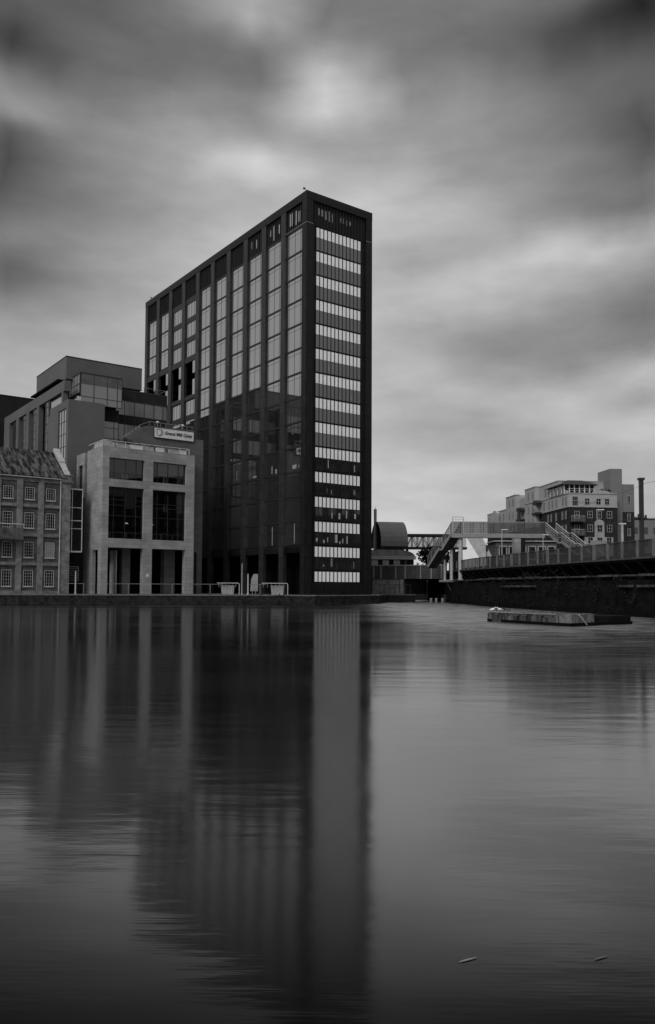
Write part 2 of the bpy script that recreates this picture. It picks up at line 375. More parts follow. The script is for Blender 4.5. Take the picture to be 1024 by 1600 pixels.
for k in range(0,15,2):
    jn.box(-.006,1.356,-.006,0,ZT(k)+.2,ZT(k)+.24).box(-.006,0,0,1.356,ZT(k)+.2,ZT(k)+.24).box(12.69,TW+.006,-.006,0,ZT(k)+.2,ZT(k)+.24)
T.part('cladding_joint', jn, 'mullion')
T.part('corner_trim', MB().box(-.03,1.38,-.03,-.006,63.28,63.36).box(-.03,-.006,0,6.3,63.28,63.36).box(12.6,TW+.02,-.03,-.006,63.28,63.36), 'grey_metal')
sb = MB()
sb.box(.12,.6,1.35,6.35,8.45,9.45)
for k in range(10): sb.box(.12,.6,bayv(k),bayv(k)+5.0,8.45,9.45)
T.part('base_beam', sb, 'granite')
for b in range(10):
    sb = MB(); v0, v1 = bayv(b), bayv(b)+5.0
    for k in range(0,13):
        if b >= 6 and k in (3,4): continue
        th = 1.0 if b in (6,7) else .27
        sb.box(.22,.6,v0,v1,ZT(k)-(th if b in (6,7) else 0),ZT(k)+(.27 if b not in (6,7) else .12))
    if b >= 6: sb.box(.1,.6,v0,v1,49.5,50.72).box(.1,.6,v0,v1,41.6,42.3)
    sb.box(.22,.6,v0,v1,9.45,9.6)
    T.part('floor_bands', sb, 'slab_edge')
# attic louvres
for b in range(10):
    lv = MB(); v0 = bayv(b)
    for j in range(9): lv.box(.2,.34,v0+.1+j*.59,v0+.17+j*.59,63.34,67.2)
    lv.box(.35,.5,v0,v0+5.0,63.3,67.3); 
    lp = T.part('attic_louvre', lv, 'mullion')
    if b < 3:
        bl = MB()
        for (a0,a1,z0,z1) in [((1.1,1.7,64.4,66.2),(2.0,2.6,64.2,66.6),(3.4,4.4,64.5,66.7)),((.9,1.5,64.6,66.2),(2.6,3.3,64.0,66.6),(3.6,4.1,65.0,66.2)),((2.2,2.5,64.6,66.2),(3.9,4.1,65,66.4))][b]:
            bl.box(.345,.349,v0+a0,v0+a1,z0,z1)
        T.part('sky_light_patch', bl, 'pale_metal', lp)  # pale shapes put in for sky light showing through the attic glass
lv = MB()
for j in range(17): lv.box(1.7+j*.66,1.78+j*.66,.15,.4,63.5,67.2)
lv.box(1.35,12.7,.4,.55,63.3,67.3)
lp = T.part('attic_louvre', lv, 'mullion')
bl = MB()
for (x,z0,z1) in ((2.5,65.3,66.5),(3.2,65.3,66.4),(4.05,64.9,66.4),(4.8,64.8,66.5),(5.5,64.8,66.3),(7.0,65.3,66.1),(7.6,65.2,66.2),(8.3,65.1,66.0),(9.1,65.3,66.0)): bl.box(x,x+.42,.39,.399,z0,z1)
T.part('sky_light_patch', bl, 'pale_metal', lp)  # sky light through the narrow face attic, put in as pale shapes
# narrow face: panel ladder
for k in range(15):
    z = ZT(k); p = MB(); w = (11.776-2.185)/12
    for j in range(12): p.box(2.185+w*j+.12,2.185+w*(j+1)-.12,.36,.40,z-1.65,z)
    T.part('pale_panels', p, 'spandrel')
    if k < 14:
        g = MB()
        for j in range(12):
            t = 0; x0, x1 = 2.185+w*j+.03, 2.185+w*(j+1)-.03
            g.quad((x0,.36+t,z-3.82),(x1,.36-t,z-3.82),(x1,.36,z-1.70),(x0,.36,z-1.70))
        gp = T.part('window_strip', g, 'strip_glass')
        f = MB()
        for j in range(13): f.box(2.185+w*j-.03,2.185+w*j+.03,.26,.37,z-3.82,z-1.68)
        T.part('mullions', f, 'mullion', gp)
        if k >= 4:
            bl = MB(); rnd = random.Random(k)
            for q_ in range({10:5,12:8,11:6,13:3}.get(k, 3)):
                j = rnd.choice([8,9,10,10,3,4,6]) if k < 12 else rnd.randrange(12); x = 2.185+w*j+rnd.uniform(.08,.35)
                h0 = rnd.uniform(.15,.5); bl.box(x,x+rnd.uniform(.1,.4),.345,.352,z-3.7+h0,z-3.7+h0+rnd.uniform(.3,1.5))
            T.part('blind', bl, 'blind' if k in (9,11,12) else 'grey_metal', gp)  # pale boxes put in as interior glints on the dark strips
fr_ = MB().box(1.35,2.1,.44,.7,QZ,63.3).box(11.86,12.7,.44,.7,QZ,63.3)
for k in range(15): fr_.box(2.1,11.86,.42,.6,ZT(k)-4.1,ZT(k)+.02)
T.part('reveal', fr_, 'granite')
lv = MB().box(1.35,12.7,.3,.5,QZ,3.55)
for j in range(13): lv.box(2.1+j*.8,2.3+j*.8,.2,.3,QZ+.1,3.4)
T.part('base_louvre', lv, 'granite')
# long face windows: uprights at .18 .5 .83, transom near the top
random.seed(3)
wp = [win(5.0,3.85,3,2,.05,.05,.05,'coated_glass','mullion',transoms=[3.2],uprights=[.75,2.5,4.2],tilt=0) for _ in range(3)]
ws = [win(5.0,3.05,3,2,.05,.05,.05,'coated_glass','mullion',transoms=[3.0],uprights=[1.2,2.5,3.8],tilt=0) for _ in range(2)]
cells = []
for b in range(10):
    for k in range(13):
        if b >= 6 and k in (3,4): continue
        cells.append((k+max(0,b-5)*2.2, b, k))
cells.sort(); 
rest = MB()
def winloc(b, k):
    lo_z = ZT(k)-3.85-(.2 if b in (6,7) else 0)
    return Vector((.34, bayv(b)+5.0, lo_z))
for i, (_, b, k) in enumerate(cells):
    if i < 100:
        pr_ = random.choice(ws if b in (6,7) else wp); put(pr_, T.e, winloc(b,k)-T.b, R(-90))
    else:
        L_ = winloc(b,k); rest.mi = 0; rest.quad((L_.x,L_.y,L_.z),(L_.x,L_.y-5,L_.z),(L_.x,L_.y-5,L_.z+3.85),(L_.x,L_.y,L_.z+3.85)); rest.mi = 1
        for y in (.75,2.5,4.2): rest.box(L_.x-.05,L_.x-.005,L_.y-y-.03,L_.y-y+.03,L_.z,L_.z+3.85)
T.part('window_row', rest, ['coated_glass','mullion'], kind='stuff')
for w_ in wp+ws: wipe(w_)
# recessed voids: lit glass slip beside each pillar
for b in range(6,10):
    v0 = bayv(b)
    g = MB().box(.2,.26,v0+.02,v0+1.45,46.9,49.4).box(.2,.26,v0+.02,v0+1.45,42.4,45.6); T.part('window', g, 'coated_glass', label='narrow glass slip in the recessed void')
    T.part('void_slab', MB().box(.8,5.9,v0,v0+1.5,45.7,46.8), 'slab_edge')
T.part('roof_antenna', MB().tube((.5,.9,TH),(.5,.9,TH+.5),.04).tube((.5,.9,TH+.45),(.2,.9,TH+.7),.04).box(-.1,.25,.8,1.0,TH+.5,TH+.75), 'dark_metal')
T.part('roof_antenna', MB().tube((.5,64,TH),(.5,64,TH+.6),.04).box(.3,.6,63.9,64.1,TH+.6,TH+.8), 'dark_metal')
# interior bits glimpsed low on the long face
bl = MB()
for (b,k,a0,a1,z0,z1) in ((1,9,1.2,1.7,.2,1.0),(1,9,2.6,2.9,.3,1.7),(0,9,1.6,2.8,.4,1.1),(3,9,2.0,2.2,.5,2.2),(2,9,1.5,2.7,.3,.6),(0,12,2.0,2.2,.3,3.6),(1,12,2.4,2.6,.2,3.4),(0,8,2.8,3.0,2.2,2.4),(3,8,4.2,4.5,.3,.6),(0,9,.8,1.0,.5,.9)):
    bl.box(.27,.28,bayv(b)+a0,bayv(b)+a1,ZT(k)-3.85+z0,ZT(k)-3.85+z1)
T.part('blind', bl, 'grey_metal')

# ------------------------------------------------------------ stone office building (front wing + rear wing)
B = Thing('stone_office_building', 'pale stone office building with dark square openings between mill and tower', 'office building', G, GA, (-19,24,QZ))
v0 = 16.51; zt = 25.2; U0, U1 = -27.77, -11.62; D_ = .55
w = MB()
cols = ((U0,-26.70),(-20.74,-19.18),(-13.17,U1))
for a_, b_ in cols: w.box(a_,b_,v0,v0+(1.1),QZ,zt)
for a_, b_ in ((-26.70,-20.74),(-19.18,-13.17)):
    w.box(a_,b_,v0,v0+1.1,23.43,zt).box(a_,b_,v0,v0+1.1,18.75,20.0).box(a_,b_,v0,v0+1.1,8.97,10.45)
w.box(U1-.6,U1,v0+1.1,19.5,QZ,zt)                      # right return
w.box(U0,U0+.6,v0+1.1,23.7,8.6,zt).box(U0,U0+.6,v0+1.1,18.0,QZ,8.6).box(U0,U0+.6,20.6,23.7,QZ,8.6).box(U0+3,U0+3.2,18.0,20.6,QZ,8.6)
w.box(U0,U0+.6,25.0,25.9,QZ,zt).box(U0,U0+.6,25.9,28.0,23.2,zt).box(U0,U0+.6,25.9,28.0,QZ,19.2).box(U0,U0+.6,28.0,29,QZ,zt)
B.part('front_wall', w, 'stone')
B.part('floor', MB().box(U0+.6,U1-.6,v0+1.1,19.5,zt-.5,zt-.3).box(U0+.6,-20,19.5,29,zt-.5,zt-.3).box(U0+.6,U1-.6,v0+1.1,22,18.9,19.4).box(U0+.6,U1-.6,v0+1.1,22,9.2,9.8), 'render_grey')
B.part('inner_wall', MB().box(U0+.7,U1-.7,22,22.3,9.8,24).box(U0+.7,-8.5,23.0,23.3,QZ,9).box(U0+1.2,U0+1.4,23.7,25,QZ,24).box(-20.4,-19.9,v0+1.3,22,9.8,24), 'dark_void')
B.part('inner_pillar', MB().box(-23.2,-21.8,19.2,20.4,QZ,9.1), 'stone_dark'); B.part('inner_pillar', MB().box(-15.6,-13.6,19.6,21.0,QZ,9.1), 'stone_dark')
rw = MB()
rw.prism([(-26.5,19.5,24.7),(-10.3,19.5,24.7),(-10.3,19.5,30.15),(-18.9,19.5,30.0),(-19.9,19.5,29.7),(-21.2,19.5,28.9),(-22.5,19.5,27.9),(-23.6,19.5,27.0),(-24.8,19.5,26.2),(-26.5,19.5,25.5)], (0,.5,0))
rw.box(-10.29,-10.07,19.5,31,QZ,28.64).box(-10.07,-9.5,20.4,31,QZ,8.75).box(-10.07,-9.5,19.5,31,8.75,28.64).box(-9.5,-8.49,19.5,31,QZ,28.64)
rw.box(-11.6,-10.3,19.5,20,QZ,24.7).box(-26.5,-10.3,30.5,31,QZ,26).box(-19.5,-10.3,20.0,30.5,29.3,29.6)
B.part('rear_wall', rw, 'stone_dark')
# windows
def front_window(ua, ub, za, zb, ups, trs, mats='dark_glass', vv=v0+D_):
    p_ = win(ub-ua, zb-za, 1, 1, .07, .08, .06, mats, 'dark_metal', transoms=trs, uprights=ups)
    p_.parent = B.e; p_.location = Vector((ua, vv, za))-B.b; return p_
f1 = front_window(-26.70,-20.74,20.0,23.43,[1.0,2.95,4.75],[1.1],'clear_glass')
f2 = front_window(-19.18,-13.17,20.0,23.43,[1.0,2.9,4.8],[1.1],'clear_glass')
f3 = front_window(-26.70,-20.74,10.45,18.75,[1.0,2.95,4.75],[1.0,3.7,5.4,6.3],'clear_glass')
f4 = front_window(-19.18,-13.17,10.45,18.75,[1.0,2.9,4.8],[1.0,3.7,5.3,6.0],'clear_glass')
def blinds(par, lst):
    m_ = MB()
    for (a_,b_,z0,z1) in lst: m_.box(a_,b_,v0+D_+.15,v0+D_+.18,z0,z1)
    B.part('blind', m_, 'render_mid', par)
blinds(f1, [(-26.6,-25.75,21.2,23.4),(-25.65,-23.8,21.15,23.4),(-23.7,-22.0,21.15,23.4),(-21.9,-20.85,21.15,23.4)])
m_ = MB().box(-24.2,-23.9,v0+1,v0+1.03,20.2,21.1).box(-23.75,-23.2,v0+1,v0+1.03,20.2,21.2); B.part('blind', m_, 'white_paint', f1)
m_ = MB().box(-18.1,-16.4,v0+D_+.15,v0+D_+.18,21.2,23.4).box(-16.2,-14.5,v0+D_+.15,v0+D_+.18,21.2,23.4).box(-14.3,-13.4,v0+D_+.15,v0+D_+.18,21.0,23.4); B.part('blind', m_, 'blind', f2)
m_ = MB().box(-17.0,-16.6,v0+1,v0+1.03,20.1,21.1).box(-16.4,-16.2,v0+1,v0+1.03,20.1,21.1); B.part('blind', m_, 'white_paint', f2)
blinds(f3, [(-26.6,-25.8,17.4,18.7),(-25.6,-23.85,17.3,18.7),(-23.7,-22.05,15.4,18.7),(-21.9,-20.9,17.4,18.7)])
m_ = MB().box(-16.9,-16.5,v0+1,v0+1.03,15.3,16.3).box(-16.35,-16.15,v0+1,v0+1.03,15.3,16.3).box(-14.3,-13.35,v0+1,v0+1.03,15.2,18.6); B.part('blind', m_, 'blind', f4)
def pendant(u, v, z):
    t_ = Thing('pendant_lamp', 'small lit pendant lamp hanging inside the %s lower stone framed window' % ('left' if u < -20 else 'right'), 'lamp', G, GA, (u,v,z), 'pendant lamps')
    t_.part('lamp_shade', MB().tube((u,v,z),(u,v,z+.22),.32,.06), 'lamp_glow'); t_.part('cord', MB().tube((u,v,z+.22),(u,v,18.7 if z > 20 else 18.6),.015), 'dark_metal')
pendant(-23.0,v0+1.6,13.0); pendant(-18.6,v0+1.6,13.0)
m_ = MB()
for (a_,z0,h) in ((-26.2,10.9,.5),(-23.4,10.7,.8),(-17.2,10.7,.9),(-15.2,10.7,.7)): m_.box(a_,a_+.3,v0+1.2,v0+1.5,z0,z0+h).box(a_+.3,a_+.36,v0+1.2,v0+1.5,z0-.2,z0+h+.2)
B.part('chair_backs', m_, 'grey_metal')
sw = win(2.1,4.0,1,2,.06,.06,.06,'dark_glass','dark_metal',transoms=[2]); sw.parent = B.e; sw.location = Vector((U0+.35,28.0,19.2))-B.b; sw.rotation_euler = (0,0,R(-90))
# terrace balustrade
bl = MB()
pts = [(U0+.15,23.5),(U0+.15,v0+.5),(U0+.6,v0+.2),(-12.6,v0+.2)]
for (a0,c0),(a1,c1) in zip(pts, pts[1:]): bl.bar((a0,c0,zt+1.0),(a1,c1,zt+1.0),.07)
bl.bar((-12.6,v0+.2,zt),(-12.6,v0+.2,zt+1.0),.08); bl.bar((-12.6,v0+.2,zt+1),(-12.6,19.4,zt+1.0),.07)
for k in range(5): bl.bar((U0+.6+k*3.2,v0+.2,zt),(U0+.6+k*3.2,v0+.2,zt+1.0),.05)
for k in range(2): bl.bar((U0+.15,v0+.7+k*5,zt),(U0+.15,v0+.7+k*2,zt+1.0),.05)
B.part('railing', bl, 'white_paint')
bl = MB().bar((-23.6,19.7,27.3),(-20.2,19.7,30.0),.07).bar((-20.2,19.7,30.0),(-18.6,19.7,30.75),.07).bar((-18.6,19.7,30.75),(-10.4,19.7,30.75),.07)
for k in range(6): bl.bar((-23.4+k*.6,19.7,26.9+k*.45),(-23.4+k*.6,19.7,27.6+k*.46),.1)
for k in range(9): bl.bar((-18.6+k,19.7,30.1),(-18.6+k,19.7,30.75),.05)
B.part('railing', bl, 'grey_metal', label='thin metal railing on the curved upper roof')
B.part('wall_notice', MB().box(-20.15,-19.7,v0-.03,v0-.005,4.35,4.8), 'white_paint')
B.part('balustrade', MB().box(U0+.1,U0+.2,v0+.4,20.8,zt,zt+.85).box(U0+.1,-26.2,v0+.14,v0+.2,zt,zt+.85), 'coping')
# sign
SG = Thing('sign', 'white rectangular sign reading Grand Mill Quay with shield emblem', 'sign', G, GA, (-14.2,19.4,28.15))
SG.part('board', MB().box(-17.87,-10.5,19.28,19.42,28.15,29.78), 'white_paint')
bo = MB()
for (a_,b_,c_,d_) in ((-17.93,-10.44,28.08,28.15),(-17.93,-10.44,29.78,29.85),(-17.93,-17.87,28.15,29.78),(-10.5,-10.44,28.15,29.78)): bo.box(a_,b_,19.26,19.44,c_,d_)
SG.part('frame', bo, 'dark_metal')
sh = MB(); out_ = [(-17.45,29.45),(-16.95,29.62),(-16.55,29.5),(-16.55,28.8),(-17.0,28.35),(-17.45,28.75)]
cx, cz = -17.0, 29.05; inn = [(cx+(x-cx)*.84, cz+(z-cz)*.86) for x, z in out_]
for i in range(6):
    j = (i+1) % 6; sh.prism([(out_[i][0],19.27,out_[i][1]),(out_[j][0],19.27,out_[j][1]),(inn[j][0],19.27,inn[j][1]),(inn[i][0],19.27,inn[i][1])], (0,-.02,0))
SG.part('emblem', sh, 'black_ink')
SG.part('emblem', MB().prism([(-16.45,19.27,29.4),(-16.28,19.27,29.4),(-16.28,19.27,28.85),(-16.75,19.27,28.4),(-16.9,19.27,28.4),(-16.45,19.27,28.85)],(0,-.02,0)), 'grey_metal')
cu = bpy.data.curves.new('lettering','FONT'); cu.body = 'Grand Mill Quay'; cu.size = .92; cu.extrude = .012; cu.offset = .028; cu.space_character = 1.02
to = bpy.data.objects.new('lettering', cu); C.objects.link(to); bpy.context.view_layer.update()
me = bpy.data.meshes.new_from_object(to.evaluated_get(bpy.context.evaluated_depsgraph_get())); bpy.data.objects.remove(to)
xs = [v.co.x for v in me.vertices]; k_ = 5.15/(max(xs)-min(xs))
lt = bpy.data.objects.new('lettering', me); C.objects.link(lt); me.materials.append(M['black_ink']); lt.parent = SG.e
lt.rotation_euler = (R(90),0,0); lt.scale = (k_,k_,1); lt.location = Vector((-15.95,19.262,28.78))-SG.b
# planters and plants on the terrace
def leaves(mb, c_, r_, n_, s_, sq=1):
    for _ in range(n_):
        d = Vector((random.gauss(0,1),random.gauss(0,1),random.gauss(0,1))).normalized()*random.random()**.4
        p = Vector(c_)+Vector((d.x*r_, d.y*r_, d.z*r_*sq)); a_ = Vector((random.gauss(0,1),random.gauss(0,1),random.gauss(0,1))).normalized(); b_ = a_.cross(Vector((random.gauss(0,1),random.gauss(0,1),.3))).normalized()
        z_ = s_*random.uniform(.6,1.3); mb.quad(p-a_*z_, p+b_*z_*.6, p+a_*z_, p-b_*z_*.6)
    return mb
pl = [(-26.7,1.9,.9,'first planter box from the left corner of the terrace'),(-24.3,2.0,.8,'second planter box from the left corner of the terrace'),(-21.9,2.1,.9,'wide pale planter box above the left upper window'),(-19.6,1.2,.7,'pale planter box above the middle stone column'),(-17.7,1.3,.9,'narrow pale planter box right of the middle column'),(-15.2,1.7,.6,'long pale planter box below the sign'),(-13.6,1.2,.8,'last pale planter box at the right end of the terrace')]
for i, (u, wd, g_, lb) in enumerate(pl):
    t_ = Thing('planter', lb, 'planter', G, GA, (u,v0+.75,zt), 'planters on the stone terrace')
    b_ = MB().prism([(u-wd/2*.85,v0+.45,zt+.0),(u+wd/2*.85,v0+.45,zt),(u+wd/2*.85,v0+1.05,zt),(u-wd/2*.85,v0+1.05,zt)],(0,0,.05)).box(u-wd/2,u+wd/2,v0+.4,v0+1.1,zt+.05,zt+.75)
    t_.part('box', b_, 'coping' if i % 2 else 'white_paint')
    if g_: t_.part('plant', leaves(MB(), (u+wd*.25,v0+.75,zt+.9), .42*g_, 60, .12, .8), 'foliage')
t_ = Thing('terrace_shrub', 'leafy pale shrub growing on the terrace in front of the curved roof edge', 'shrub', G, GA, (-22.9,18.6,zt-.3))
t_.part('foliage', leaves(leaves(MB(), (-22.6,18.6,zt+1.3), .8, 160, .17, .8), (-23.4,18.6,zt+1.7), .5, 80, .15, 1), 'foliage'); t_.part('stem', MB().tube((-22.9,18.6,zt-.3),(-22.8,18.6,zt+1),.06), 'bark')
for u, z_, lb in ((-16.9,30.2,'round pale lamp on the roof railing above the sign emblem'),(-12.2,30.2,'pale dome shaped roof lamp at the right end above the sign')):
    t_ = Thing('roof_lamp', lb, 'lamp', G, GA, (u,20.2,29.6), 'roof lamps'); t_.part('globe', MB().blob((u,20.2,30.9),.28,.8,10), 'white_paint'); t_.part('post', MB().tube((u,20.2,29.6),(u,20.2,30.7),.06), 'grey_metal')

# ------------------------------------------------------------ brick mill
vm = 19.98; ME = -31.69
K = Thing('brick_mill', 'old four storey brick mill with small paned windows and mossy slate roof', 'mill', G, GA, (-44,26,QZ))
k = MB(); K0 = -60.0
zg = 19.5
k.box(K0,ME,vm+.25,vm+14,QZ-2,zg)
K.part('wall', k, 'mill_brick')
pi = MB()
piers = [(-33.1+.0,ME+.02)]
x = -36.66
while x > K0: piers.append((x, x+.85)); x -= 3.22
for a_, b_ in piers: pi.box(a_,b_,vm,vm+.25,QZ-.0,zg)
K.part('pilasters', pi, 'mill_brick_pale')
wl = [-35.46-3.22*i for i in range(7)]                   # left edges of the window columns
rows = [(16.15,18.06),(11.69,14.13),(7.14,9.56),(2.67,5.2)]
spans = [(b2, a1) for (a1,_), (_, b2) in zip(piers, piers[1:])]
for z0, z1 in ((18.95,zg),(15.0,15.45),(10.45,10.9),(5.95,6.4),(QZ,2.0)):
    K.part('brick_band', (lambda m: [m.box(a_,b_,vm+.1,vm+.25,z0,z1) for a_, b_ in spans] and m)(MB()), 'mill_brick_pale')
for z0 in (15.0,10.45,5.95):
    K.part('string_course', (lambda m: [m.box(a_,b_,vm+.02,vm+.1,z0-.12,z0) for a_, b_ in spans] and m)(MB()), 'concrete_dark')
ar = MB()
for wx in wl:
    for z0, z1 in rows:
        for j in range(7):                               # segmental arch of dark voussoirs
            a0 = -.15+j*(1.45+.3)/7; c0 = 1-((a0+.125-.725)/.95)**2
            ar.box(wx+a0,wx+a0+.24,vm+.17,vm+.25,z1-.06+.2*c0,z1+.25+.2*c0)
K.part('window_arch', ar, 'concrete_dark')
mw = {}
for h in (1.91,2.44,2.42,2.53):
    mw[h] = win(1.45,h,4,5,.028,.09,.075,'dark_glass','pale_metal')
for ri, (z0, z1) in enumerate(rows):
    h = round(z1-z0,2)
    for wx in wl:
        o_ = put(mw[h], K.e, Vector((wx, vm+.25, z0))-K.b)
        s_ = MB().box(wx-.1,wx+1.55,vm+.08,vm+.25,z0-.13,z0-.003); K.part('sill', s_, 'coping', o_)
K.part('window_blind', MB().box(wl[0]+.08,wl[0]+1.37,vm+.2,vm+.232,7.22,9.48), 'render_mid')
for x_ in mw.values(): wipe(x_)
rf = MB(); ez, rz_ = 19.75, 24.9; vr = 27.0
rf.prism([(K0,vm-.15,ez),(K0,vm-.15,ez+.15),(K0,vr,rz_+.15),(K0,vr,rz_)],(ME-.55-K0,0,0)); rf.prism([(K0,vm+14.2,ez),(K0,vm+14.2,ez+.15),(K0,vr,rz_+.15),(K0,vr,rz_)],(ME-.55-K0,0,0))
K.part('roof', rf, 'slate')
gb = MB().prism([(ME-.45,vm,zg),(ME-.45,vr,rz_+.2),(ME-.45,vm+14,zg)],(.46,0,0))
K.part('gable', gb, 'mill_brick')
cp = MB()                                                # stepped pale coping up the gable
for (t0,t1,dz) in ((0,.52,.28),(.52,1.0,.55)):
    y0_, y1_ = vm+(vr-vm)*t0, vm+(vr-vm)*t1; z0_, z1_ = zg+.25+(rz_-zg)*t0, zg+.25+(rz_-zg)*t1
    cp.prism([(ME-.75,y0_,z0_),(ME-.75,y1_,z1_),(ME-.75,y1_,z1_+dz),(ME-.75,y0_,z0_+dz)],(.95,0,0))
cp.prism([(ME-.7,vr,rz_+.2),(ME-.7,vm+14,zg+.2),(ME-.7,vm+14,zg+.5),(ME-.7,vr,rz_+.5)],(.8,0,0))
K.part('coping', cp, 'coping')
K.part('kneeler', MB().box(-33.15,ME+.3,vm-.22,vm+1.2,19.2,19.6).box(-33.1,ME+.2,vm-.1,vm+1.1,19.6,20.3).box(-33.15,ME+.3,vm-.22,vm+1.2,20.3,20.5), 'mill_brick_pale')
K.part('gutter', MB().box(K0,-33.15,vm-.25,vm-.05,19.57,19.7), 'pale_metal')
K.part('drainpipe', MB().tube((-33.3,vm-.1,QZ),(-33.3,vm-.1,19.55),.08), 'pale_metal')
bc = MB().box(K0,-39.1,vm-1.3,vm,9.7,9.95); bcp = K.part('balcony', bc, 'concrete_dark')
K.part('balcony_front', MB().box(K0,-39.2,vm-1.3,vm-1.2,9.95,11.6), 'mill_brick', bcp)
rl = MB().bar((K0,vm-1.25,12.15),(-39.15,vm-1.25,12.15),.09); 
for i in range(6): rl.bar((-39.2-2*i,vm-1.25,11.6),(-39.2-2*i,vm-1.25,12.15),.05)
K.part('balcony_rail', rl, 'white_paint', bcp)

# ------------------------------------------------------------ glazed link
Lk = Thing('glazed_link', 'narrow projecting glass stair box with white frame beside the brick mill', 'glass box', G, GA, (-30.5,22,QZ))
f = MB(); x0, x1, y0, y1 = -31.62, -29.4, 21.0, 24.0
for (x_, w_) in ((x0,.1),(x1,.14)): f.box(x_-w_/2,x_+w_/2,y0-.05,y0+.1,8.2,18.45)
f.box(-31.1,-31.0,y0-.05,y0+.1,8.2,18.45)
for z_, w_ in ((8.3,.22),(12.0,.1),(13.3,.14),(15.4,.1),(18.4,.2)): f.box(x0,x1,y0-.07,y0+.1,z_-w_/2,z_+w_/2)
f.box(x1-.1,x1+.07,y0+.1,y1,8.2,8.4).box(x1-.1,x1+.07,y0+.1,y1,18.3,18.5).box(x0-.05,x1,y0+.1,y1,18.3,18.45).box(x0-.05,x1,y0+.1,y1,8.2,8.35)
Lk.part('frame', f, 'white_paint')
Lk.part('pane', MB().quad((x0,y0,8.3),(x1,y0,8.3),(x1,y0,18.3),(x0,y0,18.3)).quad((x1,y0,8.3),(x1,y1,8.3),(x1,y1,18.3),(x1,y0,18.3)), 'dark_glass')
Lk.part('back_wall', MB().box(-31.6,-28.0,y1,y1+.4,QZ,17.5), 'charcoal_wall')
Lk.part('doorway', MB().box(-31.4,-29.6,y1-.12,y1,QZ,4.6), 'dark_void')
Lk.part('grille', (lambda g: [g.box(-31.5,-29.3,22.5,22.56,z,z+.05) for z in [3.6+.28*i for i in range(8)]] and g.box(-29.4,-29.3,22.45,22.6,3.6,5.9).box(-31.5,-31.4,22.45,22.6,3.6,5.9).box(-31.5,-29.3,22.45,22.6,5.85,5.95))(MB()), 'grey_metal')

# ------------------------------------------------------------ office complex behind (stone block, penthouse, glass wing)
X = Thing('rear_office_block', 'grey stepped office block with tall side openings rising behind the mill', 'office building', G, GA, (-20,50,QZ))
uD = -28.46
s = MB()
s.box(uD,-21.88,32,33.05,QZ,35.55).box(uD+.8,-21.88,33.05,34,QZ,35.55).box(uD,uD+.8,33.05,34,34.2,35.55).box(uD,uD+.8,33.05,34,QZ,22.9)                          # front block
s.box(uD,uD+.8,34,42.5,34.2,35.55).box(uD,uD+.8,37.4,43,QZ,34.2).box(uD,uD+.8,34,37.4,QZ,22.9)
s.box(uD+.8,-21.88,34,42,34.8,35.5)
for a_, b_ in ((49.6,50.95),(56.3,58.1),(63.7,65.4),(70.6,75)): s.box(uD,uD+.9,a_,b_,24,37.5)
s.box(uD,uD+.9,43,75,QZ,25.5).box(uD,uD+.9,43,44.2 - 1.2,25.5,37.5).box(uD,uD+.9,35.0,35.9,35.55,37.6)
s.box(uD,uD+1.2,34.4,75,37.5,39.4)
X.part('wall', s, 'render_grey')
X.part('inner_wall', MB().box(uD+2.6,uD+3,34,75,QZ,37.5).box(-24,-8,43,75,QZ,40).box(-21.8,-17.5,38.2,43,QZ,40), 'dark_void')
X.part('penthouse', MB().box(-27.04,-12.4,38,56.4,40.6,44.75), 'render_grey')
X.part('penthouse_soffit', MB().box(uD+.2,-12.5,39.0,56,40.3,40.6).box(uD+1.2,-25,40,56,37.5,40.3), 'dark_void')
X.part('penthouse_trim', MB().box(-27.1,-12.35,37.94,56.46,44.75,44.9).box(-27.1,-12.35,37.9,37.99,40.55,40.7), 'dark_metal')
for i, (a_, b_) in enumerate(((43.0,49.6),(50.95,56.3),(58.1,63.7),(65.4,70.6))):
    p_ = win(2.4,13.0,3,8,.08,.1,.1,'sky_glass','dark_metal'); p_.parent = X.e; p_.location = Vector((uD+.25,a_+3.0,25.0))-X.b; p_.rotation_euler = (0,0,R(-90))
p_ = win(4.2,11.2,3,5,.09,.1,.12,'sky_glass','dark_metal'); p_.parent = X.e; p_.location = Vector((uD+.15,37.35,22.95))-X.b; p_.rotation_euler = (0,0,R(-90))
X.part('reveal', MB().box(uD+.2,uD+.8,33.05,37.4,22.9,34.2), 'charcoal_wall')
# terrace balustrade and glass penthouse box
X.part('balustrade', MB().box(uD+.1,uD+.16,35.9,42,35.55,36.7).box(uD+.05,uD+.2,35.9,42,36.7,36.78), 'sky_glass')
def glazed(ua, ub, v_, za, zb, ups, trs, g_, nm='glazing'):
    p_ = win(ub-ua, zb-za, 1, 1, .09, .1, .09, g_, 'dark_metal', transoms=trs, uprights=ups); p_.name = nm; p_.parent = X.e; p_.location = Vector((ua,v_,za))-X.b; return p_
glazed(-25.74,-17.9,34,35.55,41.1,[2.5,5.0,6.9],[1.35],'office_glass','window')
X.part('fascia', MB().box(-25.65,-17.99,33.93,33.98,39.2,41.05), 'stone_dark')
p_ = win(6.2,5.5,4,3,.09,.1,.1,'painted_sky_glass','dark_metal'); p_.parent = X.e; p_.location = Vector((-25.74,40.3,35.55))-X.b; p_.rotation_euler = (0,0,R(-90))
X.part('roof', MB().box(-25.74,-17.9,34,40.4,41.1,41.25), 'dark_metal')
X.part('balustrade', MB().box(-26.6,-26.54,33.3,36,35.55,36.6).box(-26.6,-25.8,33.2,33.26,35.55,36.6), 'sky_glass')
glazed(-21.88,-17.9,35.5,QZ+20,35.5,[3.1],[1.0,5.0,6.0,10.5],'office_glass','window')
X.part('fascia', MB().box(-21.8,-18,35.4,35.44,33.2,35.4), 'charcoal_wall')
